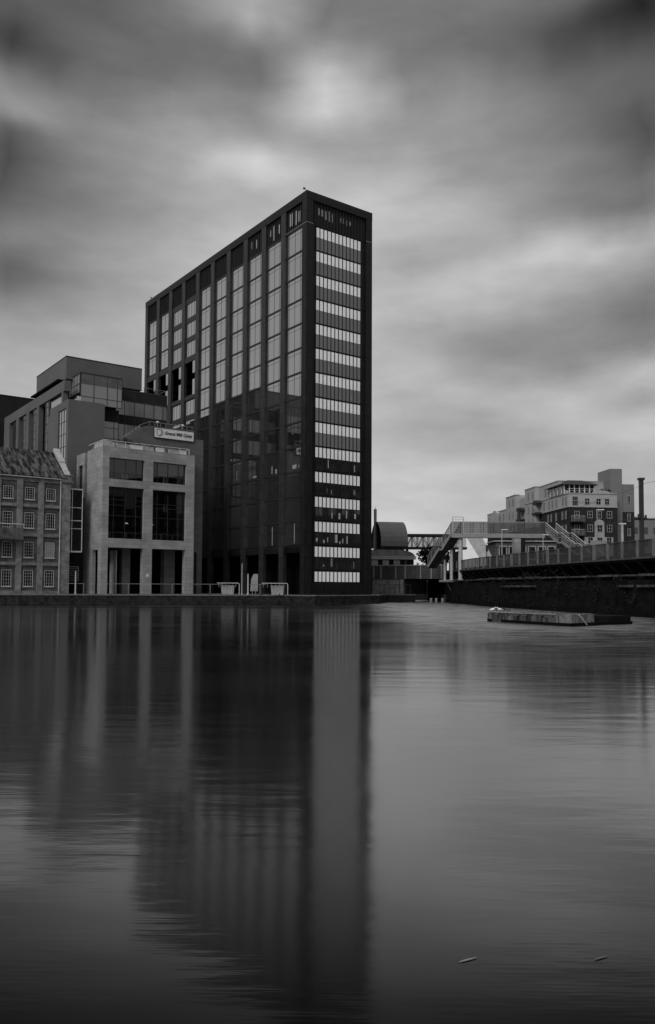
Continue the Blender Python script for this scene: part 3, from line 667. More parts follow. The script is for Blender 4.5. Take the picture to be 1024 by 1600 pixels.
X.part('small_balcony', MB().box(-21.8,-18.2,34.9,35.4,28.6,29.0).bar((-21.8,34.95,30.0),(-18.2,34.95,30.0),.08), 'dark_metal')
glazed(-17.6,-7.1,38,QZ+20,40.15,[2.0*.9*i*1.0+.9*0 for i in (1.0,2.1,3.2,4.3,5.35)],[4.0,8.5,12.2,13.4,16.6],'office_glass','window')
X.part('fascia', MB().box(-17.5,-7.15,37.93,37.97,38.2,40.1).box(-17.5,-7.15,37.93,37.97,33.6,35.4).box(-17.5,-7.15,37.93,37.97,29.4,30.6), 'charcoal_wall')
X.part('roof', MB().box(-17.6,-7.0,38,58,40.15,40.35), 'dark_metal')
X.part('side_glazing', MB().quad((-7.05,38,21.5),(-7.05,43,21.5),(-7.05,43,40.15),(-7.05,38,40.15)), 'strip_glass')
X.part('side_wall', MB().box(-8,-7.05,43,75,QZ,40).box(-17.6,-7.05,38.05,39,QZ,21.5), 'render_grey')
X.part('railing', MB().bar((-12.0,38.3,41.3),(-7.3,38.3,41.3),.06).bar((-7.3,38.3,40.3),(-7.3,38.3,41.3),.06).bar((-9.5,38.3,40.3),(-9.5,38.3,41.3),.06).bar((-11.8,38.3,40.3),(-11.8,38.3,41.3),.06).bar((-7.3,38.3,41.3),(-7.3,44,41.3),.06), 'grey_metal')
gw2 = MB().box(-31.5,-19,76,96,QZ,44.66)
xx = Thing('dark_hall', 'plain charcoal building at the far left edge behind the mill roof', 'building', G, GA, (-25,86,QZ)); xx.part('wall', gw2, 'charcoal_wall'); xx.part('roof', MB().box(-31.6,-18.9,75.9,96.1,44.66,44.8), 'dark_metal')

# ------------------------------------------------------------ right bank: embankment, viaduct, bridge
def mix2(name, v, tr):
    mt = bpy.data.materials.new(name); mt.use_nodes = True; t = mt.node_tree; n = t.nodes; l = t.links; n.clear()
    o = n.new('ShaderNodeOutputMaterial'); x = n.new('ShaderNodeMixShader'); a = n.new('ShaderNodeBsdfTransparent'); b = n.new('ShaderNodeBsdfDiffuse')
    b.inputs[0].default_value = (v,v,v,1); x.inputs[0].default_value = 1-tr; l.new(a.outputs[0], x.inputs[1]); l.new(b.outputs[0], x.inputs[2]); l.new(x.outputs[0], o.inputs[0]); M[name] = mt
mix2('wire_mesh', .075, .5); mix2('parapet_mesh', .055, .4)
sh_r = [(22.8,152),(24.4,119),(30.9,76),(36,42),(44,-5)]
par = [(23.3,152),(24.3,132),(27.2,110),(29.9,93),(32.2,77),(34.5,60),(37.4,42),(45,-5)]
structure('embankment', MB().prism([(x+.02,y,-2.5) for x,y in sh_r]+[(120,-5,-2.5),(140,240,-2.5),(23.5,240,-2.5)], (0,0,2.5+4.1)), 'wall_dark')
structure('track_bed', MB().prism([(x+1.9,y,3) for x,y in par]+[(118,-5,3),(138,240,3),(26,240,3)], (0,0,3.45)), 'gravel')
V = Thing('railway_viaduct', 'long dark railway viaduct with panelled parapet rising above the right bank', 'viaduct', base=(30,90,0))
def along(pts, step):
    out = []; rem = 0
    for (x0,y0),(x1,y1) in zip(pts, pts[1:]):
        a_, b_ = Vector((x0,y0,0)), Vector((x1,y1,0)); L_ = (b_-a_).length; d = (b_-a_)/L_; s_ = rem
        while s_ < L_: out.append((a_+d*s_, d)); s_ += step
        rem = s_-L_
    return out
g = MB(); pn = MB(); ld_ = MB(); tp = MB(); ab = MB()
for (x0,y0),(x1,y1) in zip(par, par[1:]):
    a_, b_ = Vector((x0,y0,0)), Vector((x1,y1,0)); d = (b_-a_).normalized(); nn = Vector((d.y,-d.x,0)) # towards the water
    if nn.x > 0: nn = -nn
    def strip(mb, o0, o1, z0, z1, a_=a_, b_=b_, nn=nn):
        mb.prism([a_+nn*o0+Vector((0,0,z0)), b_+nn*o0+Vector((0,0,z0)), b_+nn*o1+Vector((0,0,z0)), a_+nn*o1+Vector((0,0,z0))], (0,0,z1-z0))
    strip(g, -2.2, -1.4, 4.1, 5.5); strip(g, -2.2, .2, 5.5, 5.75)
    strip(pn, -.12, 0, 5.75, 7.6); strip(ld_, -.1, .35, 5.75, 5.95); strip(tp, -.16, .08, 7.6, 7.7)
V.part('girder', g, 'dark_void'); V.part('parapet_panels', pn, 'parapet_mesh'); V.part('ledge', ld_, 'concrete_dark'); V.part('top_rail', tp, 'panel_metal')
random.seed(11)
for i, (p, d) in enumerate(along(par, 3.1)):
    if p.y < 55: break
    nn = Vector((d.y,-d.x,0)); nn = -nn if nn.x > 0 else nn; w_ = .26 if i % 4 == 0 else .1
    m_ = MB().prism([p-d*w_+nn*.02+Vector((0,0,5.95)), p+d*w_+nn*.02+Vector((0,0,5.95)), p+d*w_+nn*.22+Vector((0,0,5.95)), p-d*w_+nn*.22+Vector((0,0,5.95))], (0,0,1.72))
    V.part('post', m_, 'post_metal')
    m_ = MB().bar(p+nn*.1+Vector((0,0,5.5)), p-nn*1.3+Vector((0,0,4.2)), .14); V.part('strut', m_, 'dark_metal')
# retaining wall below
A_ = Thing('retaining_wall', 'dark overgrown stone retaining wall between the viaduct and the water', 'wall', base=(26,100,0))
w = MB(); l_ = MB()
for (x0,y0),(x1,y1) in zip(sh_r, sh_r[1:]):
    a_, b_ = Vector((x0,y0,-2)), Vector((x1,y1,-2)); d = (b_-a_).normalized(); nn = Vector((d.y,-d.x,0)); nn = -nn if nn.x > 0 else nn
    w.prism([a_, b_, b_+nn*.35, a_+nn*.35], (0,0,5.6)); L_ = (b_-a_).length; k_ = 0
    while k_ < L_:
        s_ = random.uniform(2,7); e_ = min(L_, k_+s_)
        if random.random() < .8: l_.prism([a_+d*k_+Vector((0,0,5.98))-nn*.3, a_+d*e_+Vector((0,0,5.98))-nn*.3, a_+d*e_+nn*.55+Vector((0,0,5.98)), a_+d*k_+nn*.55+Vector((0,0,5.98))], (0,0,random.uniform(.16,.3)))
        if random.random() < .45: l_.prism([a_+d*k_+Vector((0,0,4.9)), a_+d*e_+Vector((0,0,4.9)), a_+d*e_+nn*.75+Vector((0,0,4.9)), a_+d*k_+nn*.75+Vector((0,0,4.9))], (0,0,.22))
        k_ += s_+random.uniform(0,1.5)
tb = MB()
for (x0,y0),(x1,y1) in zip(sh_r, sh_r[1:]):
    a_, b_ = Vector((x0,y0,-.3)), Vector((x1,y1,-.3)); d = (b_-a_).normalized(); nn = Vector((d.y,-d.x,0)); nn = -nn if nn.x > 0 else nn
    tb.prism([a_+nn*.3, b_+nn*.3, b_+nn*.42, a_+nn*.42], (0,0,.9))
A_.part('shade_algae_band', tb, 'dark_void')  # dark strip paints base shadow and algae along the waterline
A_.part('wall', w, 'wall_dark'); A_.part('ledge', l_, 'ledge_stone')
iv = MB(); random.seed(5)
for i in range(90):
    t = random.random(); k_ = random.choice([0,1,1]); (x0,y0),(x1,y1) = sh_r[k_], sh_r[k_+1]; p = Vector((x0+(x1-x0)*t-.4, y0+(y1-y0)*t, random.uniform(.2,4.6)))
    leaves(iv, p, random.uniform(.4,1.1), 22, .16, .8)
iv_ = single('ivy', iv, 'foliage_dark', 'dark straggling ivy and weeds hanging down the retaining wall', 'ivy', kind='stuff')
# bridge over the canal mouth
Bw = Thing('canal_bridge', 'low road bridge with pale panelled parapet right of the tower foot', 'bridge', base=(16,156,QZ))
a_, b_ = Vector((8.6,158.5,0)), Vector((22.6,152.2,0)); d = (b_-a_).normalized(); nn = Vector((d.y,-d.x,0))
def st(o0,o1,z0,z1,t0=0,t1=1):
    p0 = a_+(b_-a_)*t0; p1 = a_+(b_-a_)*t1
    return MB().prism([p0+nn*o0+Vector((0,0,z0)),p1+nn*o0+Vector((0,0,z0)),p1+nn*o1+Vector((0,0,z0)),p0+nn*o1+Vector((0,0,z0))],(0,0,z1-z0))
Bw.part('parapet', st(-.4,0,4.5,7.0), 'panel_metal'); Bw.part('parapet_coping', st(-.5,.15,7.0,7.2), 'grey_metal')
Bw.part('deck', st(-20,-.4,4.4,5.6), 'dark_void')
for i, (t0, w_, mt_) in enumerate(((.03,.02,'concrete'),(.13,.02,'grey_metal'),(.24,.03,'concrete_dark'),(.33,.02,'concrete'),(.46,.015,'grey_metal'),(.50,.10,'concrete_dark'),(.66,.015,'grey_metal'),(.8,.015,'grey_metal'),(.93,.02,'grey_metal'))): Bw.part('pilaster', st(0,.12,4.5,6.99,t0,t0+w_), mt_)
Bw.part('pier', st(-18,-.1,QZ,4.4,.02,.38), 'concrete'); Bw.part('pier_edge', st(-1,.0,QZ-1.5,4.39,.39,.44), 'concrete')
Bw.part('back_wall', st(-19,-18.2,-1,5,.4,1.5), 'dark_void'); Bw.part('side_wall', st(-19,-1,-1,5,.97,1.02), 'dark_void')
for u_, lb in ((.22,'left pale square lamp box on the canal bridge parapet'),(.63,'right pale square lamp box on the canal bridge parapet')):
    p = a_+(b_-a_)*u_; single('lamp_box', MB().box(p.x-.22,p.x+.22,p.y-.2,p.y+.2,7.2,7.5).box(p.x-.16,p.x+.16,p.y-.15,p.y+.15,7.5,7.62), 'coping', lb, 'lamp', 'lamp boxes on the bridge parapet')
# quayside fence below bridge
t_ = Thing('quay_fence', 'thin dark upright bar fence before the pale pier right of the tower', 'fence', base=(12,153,QZ))
f = MB().bar((9.9,152.6,QZ+1.9),(15.8,152.6,QZ+1.9),.07)
t_.part('top_rail', f, 'dark_metal')
for i in range(7): t_.part('post', MB().bar((9.9+.98*i,152.6,QZ),(9.9+.98*i,152.6,QZ+1.9),.07), 'dark_metal')
# mooring piles
random.seed(2)
for i, px in enumerate((674,682,692,712)):
    p = at(px, 936, Y=149); single('mooring_pile', MB().tube((p.x,149,-1),(p.x,149,.75),.28,.25).tube((p.x,149,.75),(p.x,149,.85),.3,.2), 'concrete', ['first mooring pile from the left beneath the footbridge stair','second mooring pile from the left beneath the footbridge stair','third mooring pile from the left, under the middle column','rightmost mooring pile under the footbridge column'][i], 'mooring pile', 'mooring piles under the footbridge')
# ------------------------------------------------------------ footbridge
FB = Thing('footbridge', 'steel railway footbridge on round columns with a stair at each end', 'footbridge', base=(30,142,4.1))
YF = 142; XL, XR = 22.2, 38.6
FB.part('deck', MB().box(XL,XR,YF,YF+2.4,11.75,12.35), 'grey_metal')
FB.part('deck_beam', MB().box(XL-.2,XR,YF-.08,YF,11.7,12.45), 'grey_metal')
def railset(p0, p1, h, n_, nrail, panel=True, mt='dark_metal', toph='grey_metal'):
    m_ = MB()
    for k in range(n_+1): q_ = p0.lerp(p1, k/n_); m_.bar(q_, q_+Vector((0,0,h)), .08)
    FB.part('railing_posts', m_, mt); m_ = MB()
    for k in range(1, nrail): m_.bar(p0+Vector((0,0,h*k/nrail)), p1+Vector((0,0,h*k/nrail)), .055)
    FB.part('rails', m_, 'post_metal'); FB.part('handrail', MB().bar(p0+Vector((0,0,h)), p1+Vector((0,0,h)), .13), toph)
    if panel:
        o_ = Vector((0,.0,.1)); FB.part('mesh_infill', MB().quad(p0+o_, p1+o_, p1+Vector((0,0,h-.05)), p0+Vector((0,0,h-.05))), 'wire_mesh')
for y_ in (YF, YF+2.35): railset(Vector((XL,y_,12.4)), Vector((XR,y_,12.4)), 2.1, 9, 5)
fr_ = MB()
for x_ in (XL,XL+1.9): fr_.bar((x_,YF-.05,12.4),(x_,YF-.05,15.35),.13)
fr_.bar((XL,YF-.05,15.35),(XL+1.9,YF-.05,15.35),.1).bar((XL,YF-.05,14.9),(XL+1.9,YF-.05,14.9),.07); FB.part('end_frame', fr_, 'pale_metal')
def flight(p0, p1, wv, n_=8, h=1.5, mt='pale_metal', smt='grey_metal'):
    """p0 upper, p1 lower, wv width vector"""
    up = Vector((0,0,1))
    for o_ in (Vector((0,0,0)), wv):
        FB.part('stringer', MB().bar(p0+o_, p1+o_, .1, .55), smt)
        m_ = MB().bar(p0+o_+up*h, p1+o_+up*h, .13).bar(p0+o_+up*h*.72, p1+o_+up*h*.72, .07).bar(p0+o_+up*h*.42, p1+o_+up*h*.42, .05)
        FB.part('handrail', m_, mt)
        m_ = MB()
        for k in range(4): q_ = (p0+o_).lerp(p1+o_, k/3); m_.bar(q_, q_+up*h, .07)
        FB.part('railing_posts', m_, 'grey_metal'); FB.part('mesh_infill', MB().quad(p0+o_+up*.15, p1+o_+up*.15, p1+o_+up*(h-.05), p0+o_+up*(h-.05)), 'wire_mesh')
    m_ = MB()
    for k in range(n_):
        q_ = p0.lerp(p1, (k+.5)/n_); d = (p1-p0)/n_; d.z = 0; m_.prism([q_-d*.5-up*.06, q_+d*.5-up*.06, q_+d*.5+wv-up*.06, q_-d*.5+wv-up*.06], up*.08)
    m_.prism([p0-up*.3, p1-up*.3, p1+wv-up*.3, p0+wv-up*.3], up*.06)
    FB.part('treads', m_, 'concrete_dark')
def landing(p0, p1, wv, h=1.5, mt='pale_metal'):
    up = Vector((0,0,1)); FB.part('landing', MB().prism([p0-up*.3, p1-up*.3, p1+wv-up*.3, p0+wv-up*.3], up*.32), 'grey_metal')
    for o_ in (Vector((0,0,0)), wv): FB.part('handrail', MB().bar(p0+o_+up*h, p1+o_+up*h, .13).bar(p0+o_+up*h*.5, p1+o_+up*h*.5, .06), mt); FB.part('mesh_infill', MB().quad(p0+o_, p1+o_, p1+o_+up*h, p0+o_+up*h), 'wire_mesh')
# right stair, three flights towards the camera
d = Vector((2.9,-15,0)).normalized(); wv = Vector((d.y*-1, d.x, 0))*1.95; wv = wv if wv.x > 0 else -wv
p = Vector((38.75,YF,12.9)); 
for k in range(3):
    q_ = p+d*4.6-Vector((0,0,2.15)); flight(p, q_, wv, 9); 
    if k < 2: r_ = q_+d*1.3; landing(q_, r_, wv); p = r_
    else: p = q_
# left stair, away towards the canal bridge
d = Vector((-3.1,7.3,0)).normalized(); wl_ = Vector((d.y, -d.x, 0))*1.9
p = Vector((XL-.1,YF,12.6)); q_ = p+d*3.3-Vector((0,0,2.7)); flight(p, q_, wl_, 9, 1.9, 'grey_metal', 'grey_metal'); r_ = q_+d*1.2; landing(q_, r_, wl_, 1.9, 'grey_metal'); z_ = r_+d*4.0-Vector((0,0,3.2)); flight(r_, z_, wl_, 9, 1.9, 'grey_metal', 'grey_metal')
for (x_, y_, zt_, r0) in ((23.7,142.7,11.7,.36),(22.55,145.6,9.7,.28),(21.75,148.4,8.0,.22)):
    m_ = MB().tube((x_,y_,4.2),(x_,y_,4.2+(zt_-4.2)*.5),r0,r0*1.12,14).tube((x_,y_,4.2+(zt_-4.2)*.5),(x_,y_,zt_),r0*1.1,r0*.95,14).tube((x_,y_,4.2),(x_,y_,4.35),r0*1.5,r0*1.5,14)
    FB.part('column', m_, 'pale_metal')
m_ = MB().tube((21.0,149.4,4.0),(24.1,141.8,4.0),.25).bar((24.1,141.8,4.0),(26.2,141.6,4.0),.25)
FB.part('bracket', m_, 'grey_metal')
for (p_, q_) in (((23.9,142,3.9),(25.2,141.3,1.2)),((22.9,145,3.9),(23.4,144.6,1.4)),((22.0,147.5,3.9),(23.0,147,1.5)),((24.6,141.7,6.2),(25.6,141.7,4.2)),((23.3,145,6.4),(24.0,145,4.4)),((22.5,147,6.2),(23.2,147,4.6))): FB.part('brace', MB().bar(p_, q_, .14), 'dark_metal')
FB.part('stair_back_wall', MB().box(23.8,24.0,144.6,151,4.1,9.5), 'charcoal_wall')
# ------------------------------------------------------------ station beyond
H1 = Thing('arched_station_hall', 'tall barrel vaulted metal hall beside the tower edge', 'station hall', (14.3,190), R(11), (0,0,4))
def P_(x,y,z): return (x,y,z)
prof = [(math.cos(t)*5.2, 12.4+math.sin(t)*6.0) for t in [math.pi*i/16 for i in range(17)]]
vt = MB()
for (y0,z0),(y1,z1) in zip(prof, prof[1:]): vt.prism([(-2.9,-y0,z0),(-2.9,-y1,z1),(-2.9,-y1*.97,z1-.2),(-2.9,-y0*.97,z0-.2)],(6.4,0,0))
H1.part('roof', vt, 'roof_metal')
H1.part('end_wall', MB().prism([(-2.2,-y*.95,z-.2) for y, z in prof],(.2,0,0)), 'dark_void')
H1.part('wall', MB().box(-2.2,2.6,-5,5,QZ,12.3), 'charcoal_wall')
H1.part('column', MB().box(2.2,2.5,-5.1,-4.8,8,12.4), 'dark_metal')
t_ = Thing('flue', 'slim grey ribbed flue rising behind the arched hall roof', 'flue', base=(11.3,191,18)); t_.part('pipe', MB().tube((11.35,190.5,10),(11.35,190.5,21.2),.36,.36,12), 'grey_metal'); t_.part('cap', MB().tube((11.35,190.5,21.2),(11.35,190.5,21.5),.42,.3,12).tube((11.35,190.5,21.5),(11.35,190.5,22.0),.06), 'grey_metal')
H2 = Thing('curved_roof_hall', 'low hall with pale curved metal roof above the canal bridge', 'station hall', base=(14,176,4))
pr2 = [(0,11.0)]+[(5.2-4.2+3.6*math.sin(t), 9.4+1.6*math.cos(t)) for t in [math.pi/2*i/6 for i in range(7)]]
H2.part('roof', MB().prism([(8.8,174,9.4),(8.8,174,11.0)]+[(15.5+3.6*math.sin(t),174,9.4+1.6*math.cos(t)) for t in [math.pi/2*i/8 for i in range(9)]],(0,8,0)), 'concrete')
H2.part('eaves', MB().box(8.8,19.3,173.8,174.0,9.35,9.6).box(8.8,19.2,173.7,174.0,8.9,9.3), 'pale_metal')
H2.part('wall', MB().box(9,18.8,174.4,182,QZ,9.35), 'charcoal_wall')
for i in range(4): H2.part('window', MB().box(9.6+i*2.4,11.0+i*2.4,174.3,174.38,7.3,8.7), 'dark_glass')
LB = Thing('lattice_bridge', 'dark lattice truss bridge linking the arched hall to the footbridge', 'bridge', base=(26,196,12))
m_ = MB(); z0, z1 = 12.5, 15.5
for y_ in (195,197.5):
    m_.bar((17.5,y_,z0),(34,y_,z0),.45).bar((17.5,y_,z1),(34,y_,z1),.45)
    for i in range(12):
        x_ = 18+1.35*i; m_.bar((x_,y_,z0),(x_,y_,z1),.16)
        if i < 11: m_.bar((x_,y_,z0 if i%2 else z1),(x_+1.35,y_,z1 if i%2 else z0),.13)
LB.part('truss', m_, 'dark_metal'); LB.part('floor', MB().box(17.5,34,195,197.5,z0-.3,z0), 'dark_metal'); LB.part('roof', MB().box(17.5,34,194.8,197.7,z1+.2,z1+.4), 'dark_metal')
LB.part('glazing', MB().quad((17.5,196.2,z0),(34,196.2,z0),(34,196.2,z1),(17.5,196.2,z1)), 'wire_mesh')
for x_ in (19.5,31): LB.part('column', MB().box(x_-.3,x_+.3,195.8,196.6,QZ,12.3), 'dark_metal')
def tree(name, x, y, z, h, r_, label, n_=700, s_=.28, mat='foliage_dark', group=None, th=.25):
    t_ = Thing(name, label, 'tree' if 'tree' in name else 'bush', base=(x,y,z), group=group)
    tr = MB().tube((x,y,z),(x,y,z+h*.5),r_*.09,r_*.06)
    cr_ = MB()
    for i in range(7):
        an = random.uniform(0,6.28); e_ = Vector((x+math.cos(an)*r_*.6, y+math.sin(an)*r_*.6, z+h*random.uniform(.45,.9))); tr.tube((x,y,z+h*random.uniform(.2,.45)), e_, r_*.035, .02, 6)
        leaves(cr_, e_, r_*random.uniform(.3,.55), n_//9, s_, .8)
    leaves(cr_, (x,y,z+h*.7), r_*.75, n_//3, s_, .7)
    t_.part('trunk', tr, 'bark'); t_.part('crown', cr_, mat); return t_
tree('tree', 23.2, 186, 5, 7.6, 3.4, 'dark leafy tree under the lattice truss bridge', 900, .32)
tree('tree', 26.5, 183, 5, 6.2, 2.6, 'smaller dark tree right behind the left footbridge stair', 500, .3)
tree('tree', 57.5, 128, 4, 11.5, 5.0, 'dark broad tree at the far right edge behind the parapet', 1300, .35)
# sloping pale canopy and platform building glimpsed below the footbridge
t_ = Thing('platform_canopy', 'pale steeply sloping canopy roof seen under the left of the footbridge', 'canopy', base=(29,158,6.4))
t_.part('roof', MB().prism([(27.3,158,13.0),(30.4,158,13.0),(32.0,156,9.0),(29.6,156,8.6)],(0,.1,.15)), 'coping')
t_.part('support', MB().box(29.8,30.0,157.2,157.4,6.4,11).box(31.2,31.4,157.2,157.4,6.4,10), 'dark_metal')
t_ = Thing('lift_shaft', 'pale rectangular lift shaft standing under the middle of the footbridge', 'lift shaft', base=(36,150,6.4))
t_.part('shaft', MB().box(34.8,36.0,149,151,6.4,12.2), 'coping'); t_.part('door', MB().box(36.2,36.9,149.2,151,6.4,12.2), 'charcoal_wall'); t_.part('cap', MB().box(34.7,37.0,148.9,151.1,12.2,12.35), 'grey_metal')
t_ = Thing('platform_shelter', 'small dark framed platform shelter behind the parapet under the footbridge', 'shelter', base=(40,146,6.4))
m_ = MB()
for x_ in (38.4,39.8,41.2,42.6): m_.box(x_,x_+.12,146,146.12,6.4,9)
t_.part('frame', m_, 'grey_metal'); t_.part('roof', MB().box(38.1,43,145.4,148,9,9.2), 'pale_metal'); t_.part('back', MB().box(38.4,42.7,147.5,147.6,6.4,9), 'charcoal_wall')
t_ = Thing('station_building', 'low pale station building with dark windows under the footbridge', 'building', base=(40,158,6.4))
t_.part('wall', MB().box(33,45,157,164,6.4,11.9), 'stone_dark'); t_.part('roof', MB().box(32.6,45.4,156.6,164.4,11.9,12.1), 'pale_metal')
for i in range(6):
    t_.part('window', MB().box(33.8+i*1.9,35.0+i*1.9,156.93,156.99,8.6,10.9), 'dark_glass', label=None)
    t_.part('window_frame', MB().box(33.6+i*1.9,33.8+i*1.9,156.9,156.99,8.4,11.1).box(35.0+i*1.9,35.2+i*1.9,156.9,156.99,8.4,11.1).box(33.6+i*1.9,35.2+i*1.9,156.88,156.97,8.3,8.55).box(33.6+i*1.9,35.2+i*1.9,156.88,156.97,10.9,11.1), 'coping')
# platform masts, lamps, overhead line
t_ = Thing('catenary_mast', 'tall dark square catenary mast at the right with a bracket', 'mast', base=(37.3,95,6.4))
t_.part('pole', MB().box(37.1,37.55,94.8,95.2,6.4,15.7), 'dark_metal'); t_.part('cap', MB().box(36.98,37.68,94.7,95.3,15.7,15.95), 'dark_metal')
t_.part('bracket', MB().box(36.4,37.95,94.9,95.1,11.0,11.25).tube((36.9,94.7,11.1),(36.9,94.7,11.6),.15).tube((37.7,94.7,11.0),(37.7,94.7,11.5),.12), 'dark_metal')
def lamp_post(px, py, Y, lb, h2=.6, r_=.07, mt='pale_metal', double=False):
    p = at(px, py, Y=Y); t_ = Thing('lamp_post', lb, 'lamp post', base=(p.x,Y,6.4), group='platform lamp posts')
    t_.part('pole', MB().tube((p.x,Y,6.4),(p.x,Y,p.z),r_*1.4,r_), mt)
    t_.part('lamp_head', MB().box(p.x-(h2 if double else .1),p.x+h2,Y-.15,Y+.15,p.z-.02,p.z+.12), 'white_paint')
lamp_post(933.5,797,118,'slender platform lamp post in front of the brick apartments',1.0,.06,'grey_metal')
lamp_post(973,819,97,'thick pale lamp post with twin head left of the mast',.4,.13,'pale_metal',True)
lamp_post(784.5,828,135,'lamp post standing under the left half of the footbridge',1.0,.06)
lamp_post(849,836,130,'lamp post beside the top of the right footbridge stair',.8,.06)
t_ = Thing('signal_post', 'dark signal post on the track left of the platform lamps', 'signal', base=(27.3,137,6.4)); t_.part('pole', MB().box(27.2,27.32,137,137.1,6.4,10.2), 'dark_metal'); t_.part('signal_head', MB().box(27.1,27.5,136.9,137.1,9.0,10.1), 'dark_metal'); t_.part('arm', MB().box(27.3,31.5,137,137.1,9.6,9.7).box(28.9,29.0,137,137.1,6.4,9.7), 'dark_metal')
t_ = Thing('info_board', 'rectangular notice board behind the parapet below the apartments', 'sign', base=(39.5,107,6.4)); b_ = at(935,851,Y=107)
t_.part('board', MB().box(b_.x-1.0,b_.x+1.1,107,107.1,b_.z-.35,b_.z+.5), 'grey_metal'); t_.part('post', MB().box(b_.x-.9,b_.x-.8,107.1,107.2,6.4,b_.z).box(b_.x+.9,b_.x+1,107.1,107.2,6.4,b_.z), 'dark_metal')
wr = MB()
for (p_, q_) in (((37.3,95,15.2),(52,60,19)),((37.3,95,11.1),(52,60,11.6)),((37.3,95,11.5),(33,170,11.6)),((37.3,95,15.0),(33,190,14.6)),((36.5,95,11.1),(30,170,11.0))):
    p_, q_ = Vector(p_), Vector(q_)
    for i in range(10):
        a0 = p_.lerp(q_,i/10); a1 = p_.lerp(q_,(i+1)/10); s0 = -.6*4*(i/10)*(1-i/10); s1 = -.6*4*((i+1)/10)*(1-(i+1)/10); wr.tube(a0+Vector((0,0,s0)), a1+Vector((0,0,s1)), .018, .018, 4)
single('overhead_wires', wr, 'dark_metal', 'thin sagging overhead railway wires strung from the dark mast', 'wires', base=(37.3,95,11.1))
# ------------------------------------------------------------ brick apartments
AO, AA = (49.8,165), R(6)
Q = Thing('apartment_block', 'stepped apartment block, pale rendered upper storeys over dark brick', 'apartment block', AO, AA, (5,25,4))
ZL = 19.7
Q.part('brick_wall', MB().box(0,10.5,0,16.5,4,ZL).box(-1.0,10.5,16.5,23,4,ZL-3).box(.2,10.5,23,56,4,ZL-3).box(10.5,15.5,2.5,14,4,19), 'brick_dark')
u_ = MB().box(0,10.5,0,5.4,ZL,22.4).box(0,10.5,5.4,16.5,ZL,25.7).box(-1.0,10.5,16.5,23,ZL-3,25.8).box(.2,10.5,23,30,ZL-3,24.6).box(-.9,10.5,30,37,ZL-3,25.5).box(.2,10.5,37,46,ZL-3,22.9).box(-.6,10.5,46,50,ZL-3,22.6).box(.2,10.5,50,56,ZL-3,22.9)
Q.part('rendered_wall', u_, 'render_pale')
Q.part('rendered_wall', MB().box(10.5,15.5,2.5,14,19,24.9), 'render_mid')
ldg = MB().box(-.12,10.6,-.12,5.4,22.4,22.6).box(-.15,10.62,-.15,0,ZL-.1,ZL+.12).box(-.15,0,0,16.5,ZL-.1,ZL+.12).box(-.1,0,5.4,16.5,22.4,22.55).box(-1.1,-1.0,16.4,23.1,22.4,22.55).box(-1.1,.3,16.4,23.1,25.8,25.95).box(-.1,10.6,5.3,16.6,25.7,25.85).box(-1.0,.2,29.9,37.1,25.5,25.65).box(.1,.2,37,56,22.9,23.1)
Q.part('cornice', ldg, 'coping')
for (y0,w_,z_,x_) in ((2.5,3.6,22.6,0),(19.8,0,0,0),(25,2.6,24.6,.2),(47.5,2.8,22.6,-.6)):
    if w_: Q.part('curved_gable', MB().prism([(x_,y0+w_/2*math.cos(t),z_+.75*math.sin(t)) for t in [math.pi*i/8 for i in range(9)]],(.3,0,0)), 'render_pale')
Q.part('curved_gable', MB().prism([(7.1+2.0*math.cos(t),-.05,22.55+.6*math.sin(t)) for t in [math.pi*i/10 for i in range(11)]],(0,.3,0)), 'render_pale')
# penthouse with hipped roof
Q.part('penthouse', MB().box(-.2,6.4,2.0,10,22.6,24.5), 'dark_glass')
ph = MB()
for x_ in (-.2,.9,2.0,3.1,4.2,5.3,6.3): ph.box(x_,x_+.22,1.9,2.0,22.6,24.5)
for y_ in (3,5,7,9): ph.box(-.3,-.2,y_,y_+.25,22.6,24.5)
Q.part('penthouse_posts', ph, 'white_paint')
rf = MB(); b4 = [(-.9,1.2,24.5),(7.2,1.2,24.5),(7.2,11,24.5),(-.9,11,24.5)]; t4 = [(1.6,4.2,25.75),(4.8,4.2,25.75),(4.8,8,25.75),(1.6,8,25.75)]
rf.quad(*b4); rf.quad(*t4)
for i in range(4): rf.quad(b4[i], b4[(i+1)%4], t4[(i+1)%4], t4[i])
Q.part('hipped_roof', rf, 'roof_dark')
Q.part('terrace_rail', MB().bar((0,.4,23.5),(6,.4,23.5),.06).bar((0,.4,23.1),(6,.4,23.1),.04), 'white_paint')
Q.part('stair_tower', MB().prism([(10.1,2.2,4),(12.7,2.2,4),(12.7,8.2,4),(10.1,8.2,4)],(0,0,24.1)), 'render_mid')
def awin(w_, h_, nx=2, ny=2, fm='pale_metal'): return win(w_, h_, nx, ny, .05, .07, .07, 'dark_glass', fm)
pf = awin(1.05,1.35); pb = awin(1.1,1.5); pd = awin(1.25,2.0,3,1); pt = awin(.7,1.6,2,1); ps = awin(.75,1.75,1,2,'grey_metal')
for (pr_, lst) in ((pf, [(3.45,0,20.15),(5.9,0,20.15),(7.75,0,20.15)]), (pd, [(.75,0,19.85)]), (pb, [(4.0,0,17.35),(5.95,0,17.35),(8.2,0,17.35),(4.0,0,14.5),(8.2,0,14.5),(1.2,0,17.3),(1.2,0,14.4)])):
    for l0 in lst: put(pr_, Q.e, Vector((l0[0],l0[1]-.01,l0[2]))-Q.b)
for z_ in (20.9,17.0,13.9,11.2): put(pt, Q.e, Vector((13.9,2.48,z_))-Q.b)
sr = MB().box(5.5,7.5,-.35,-.02,11.0,16.4); sr.prism([(5.5,-.35,16.4),(7.5,-.35,16.4),(7.1,-.35,16.9),(6.5,-.35,17.1),(5.9,-.35,16.9)],(0,.33,0)); sr.box(3.2,9.4,-.3,-.02,4,13.4)
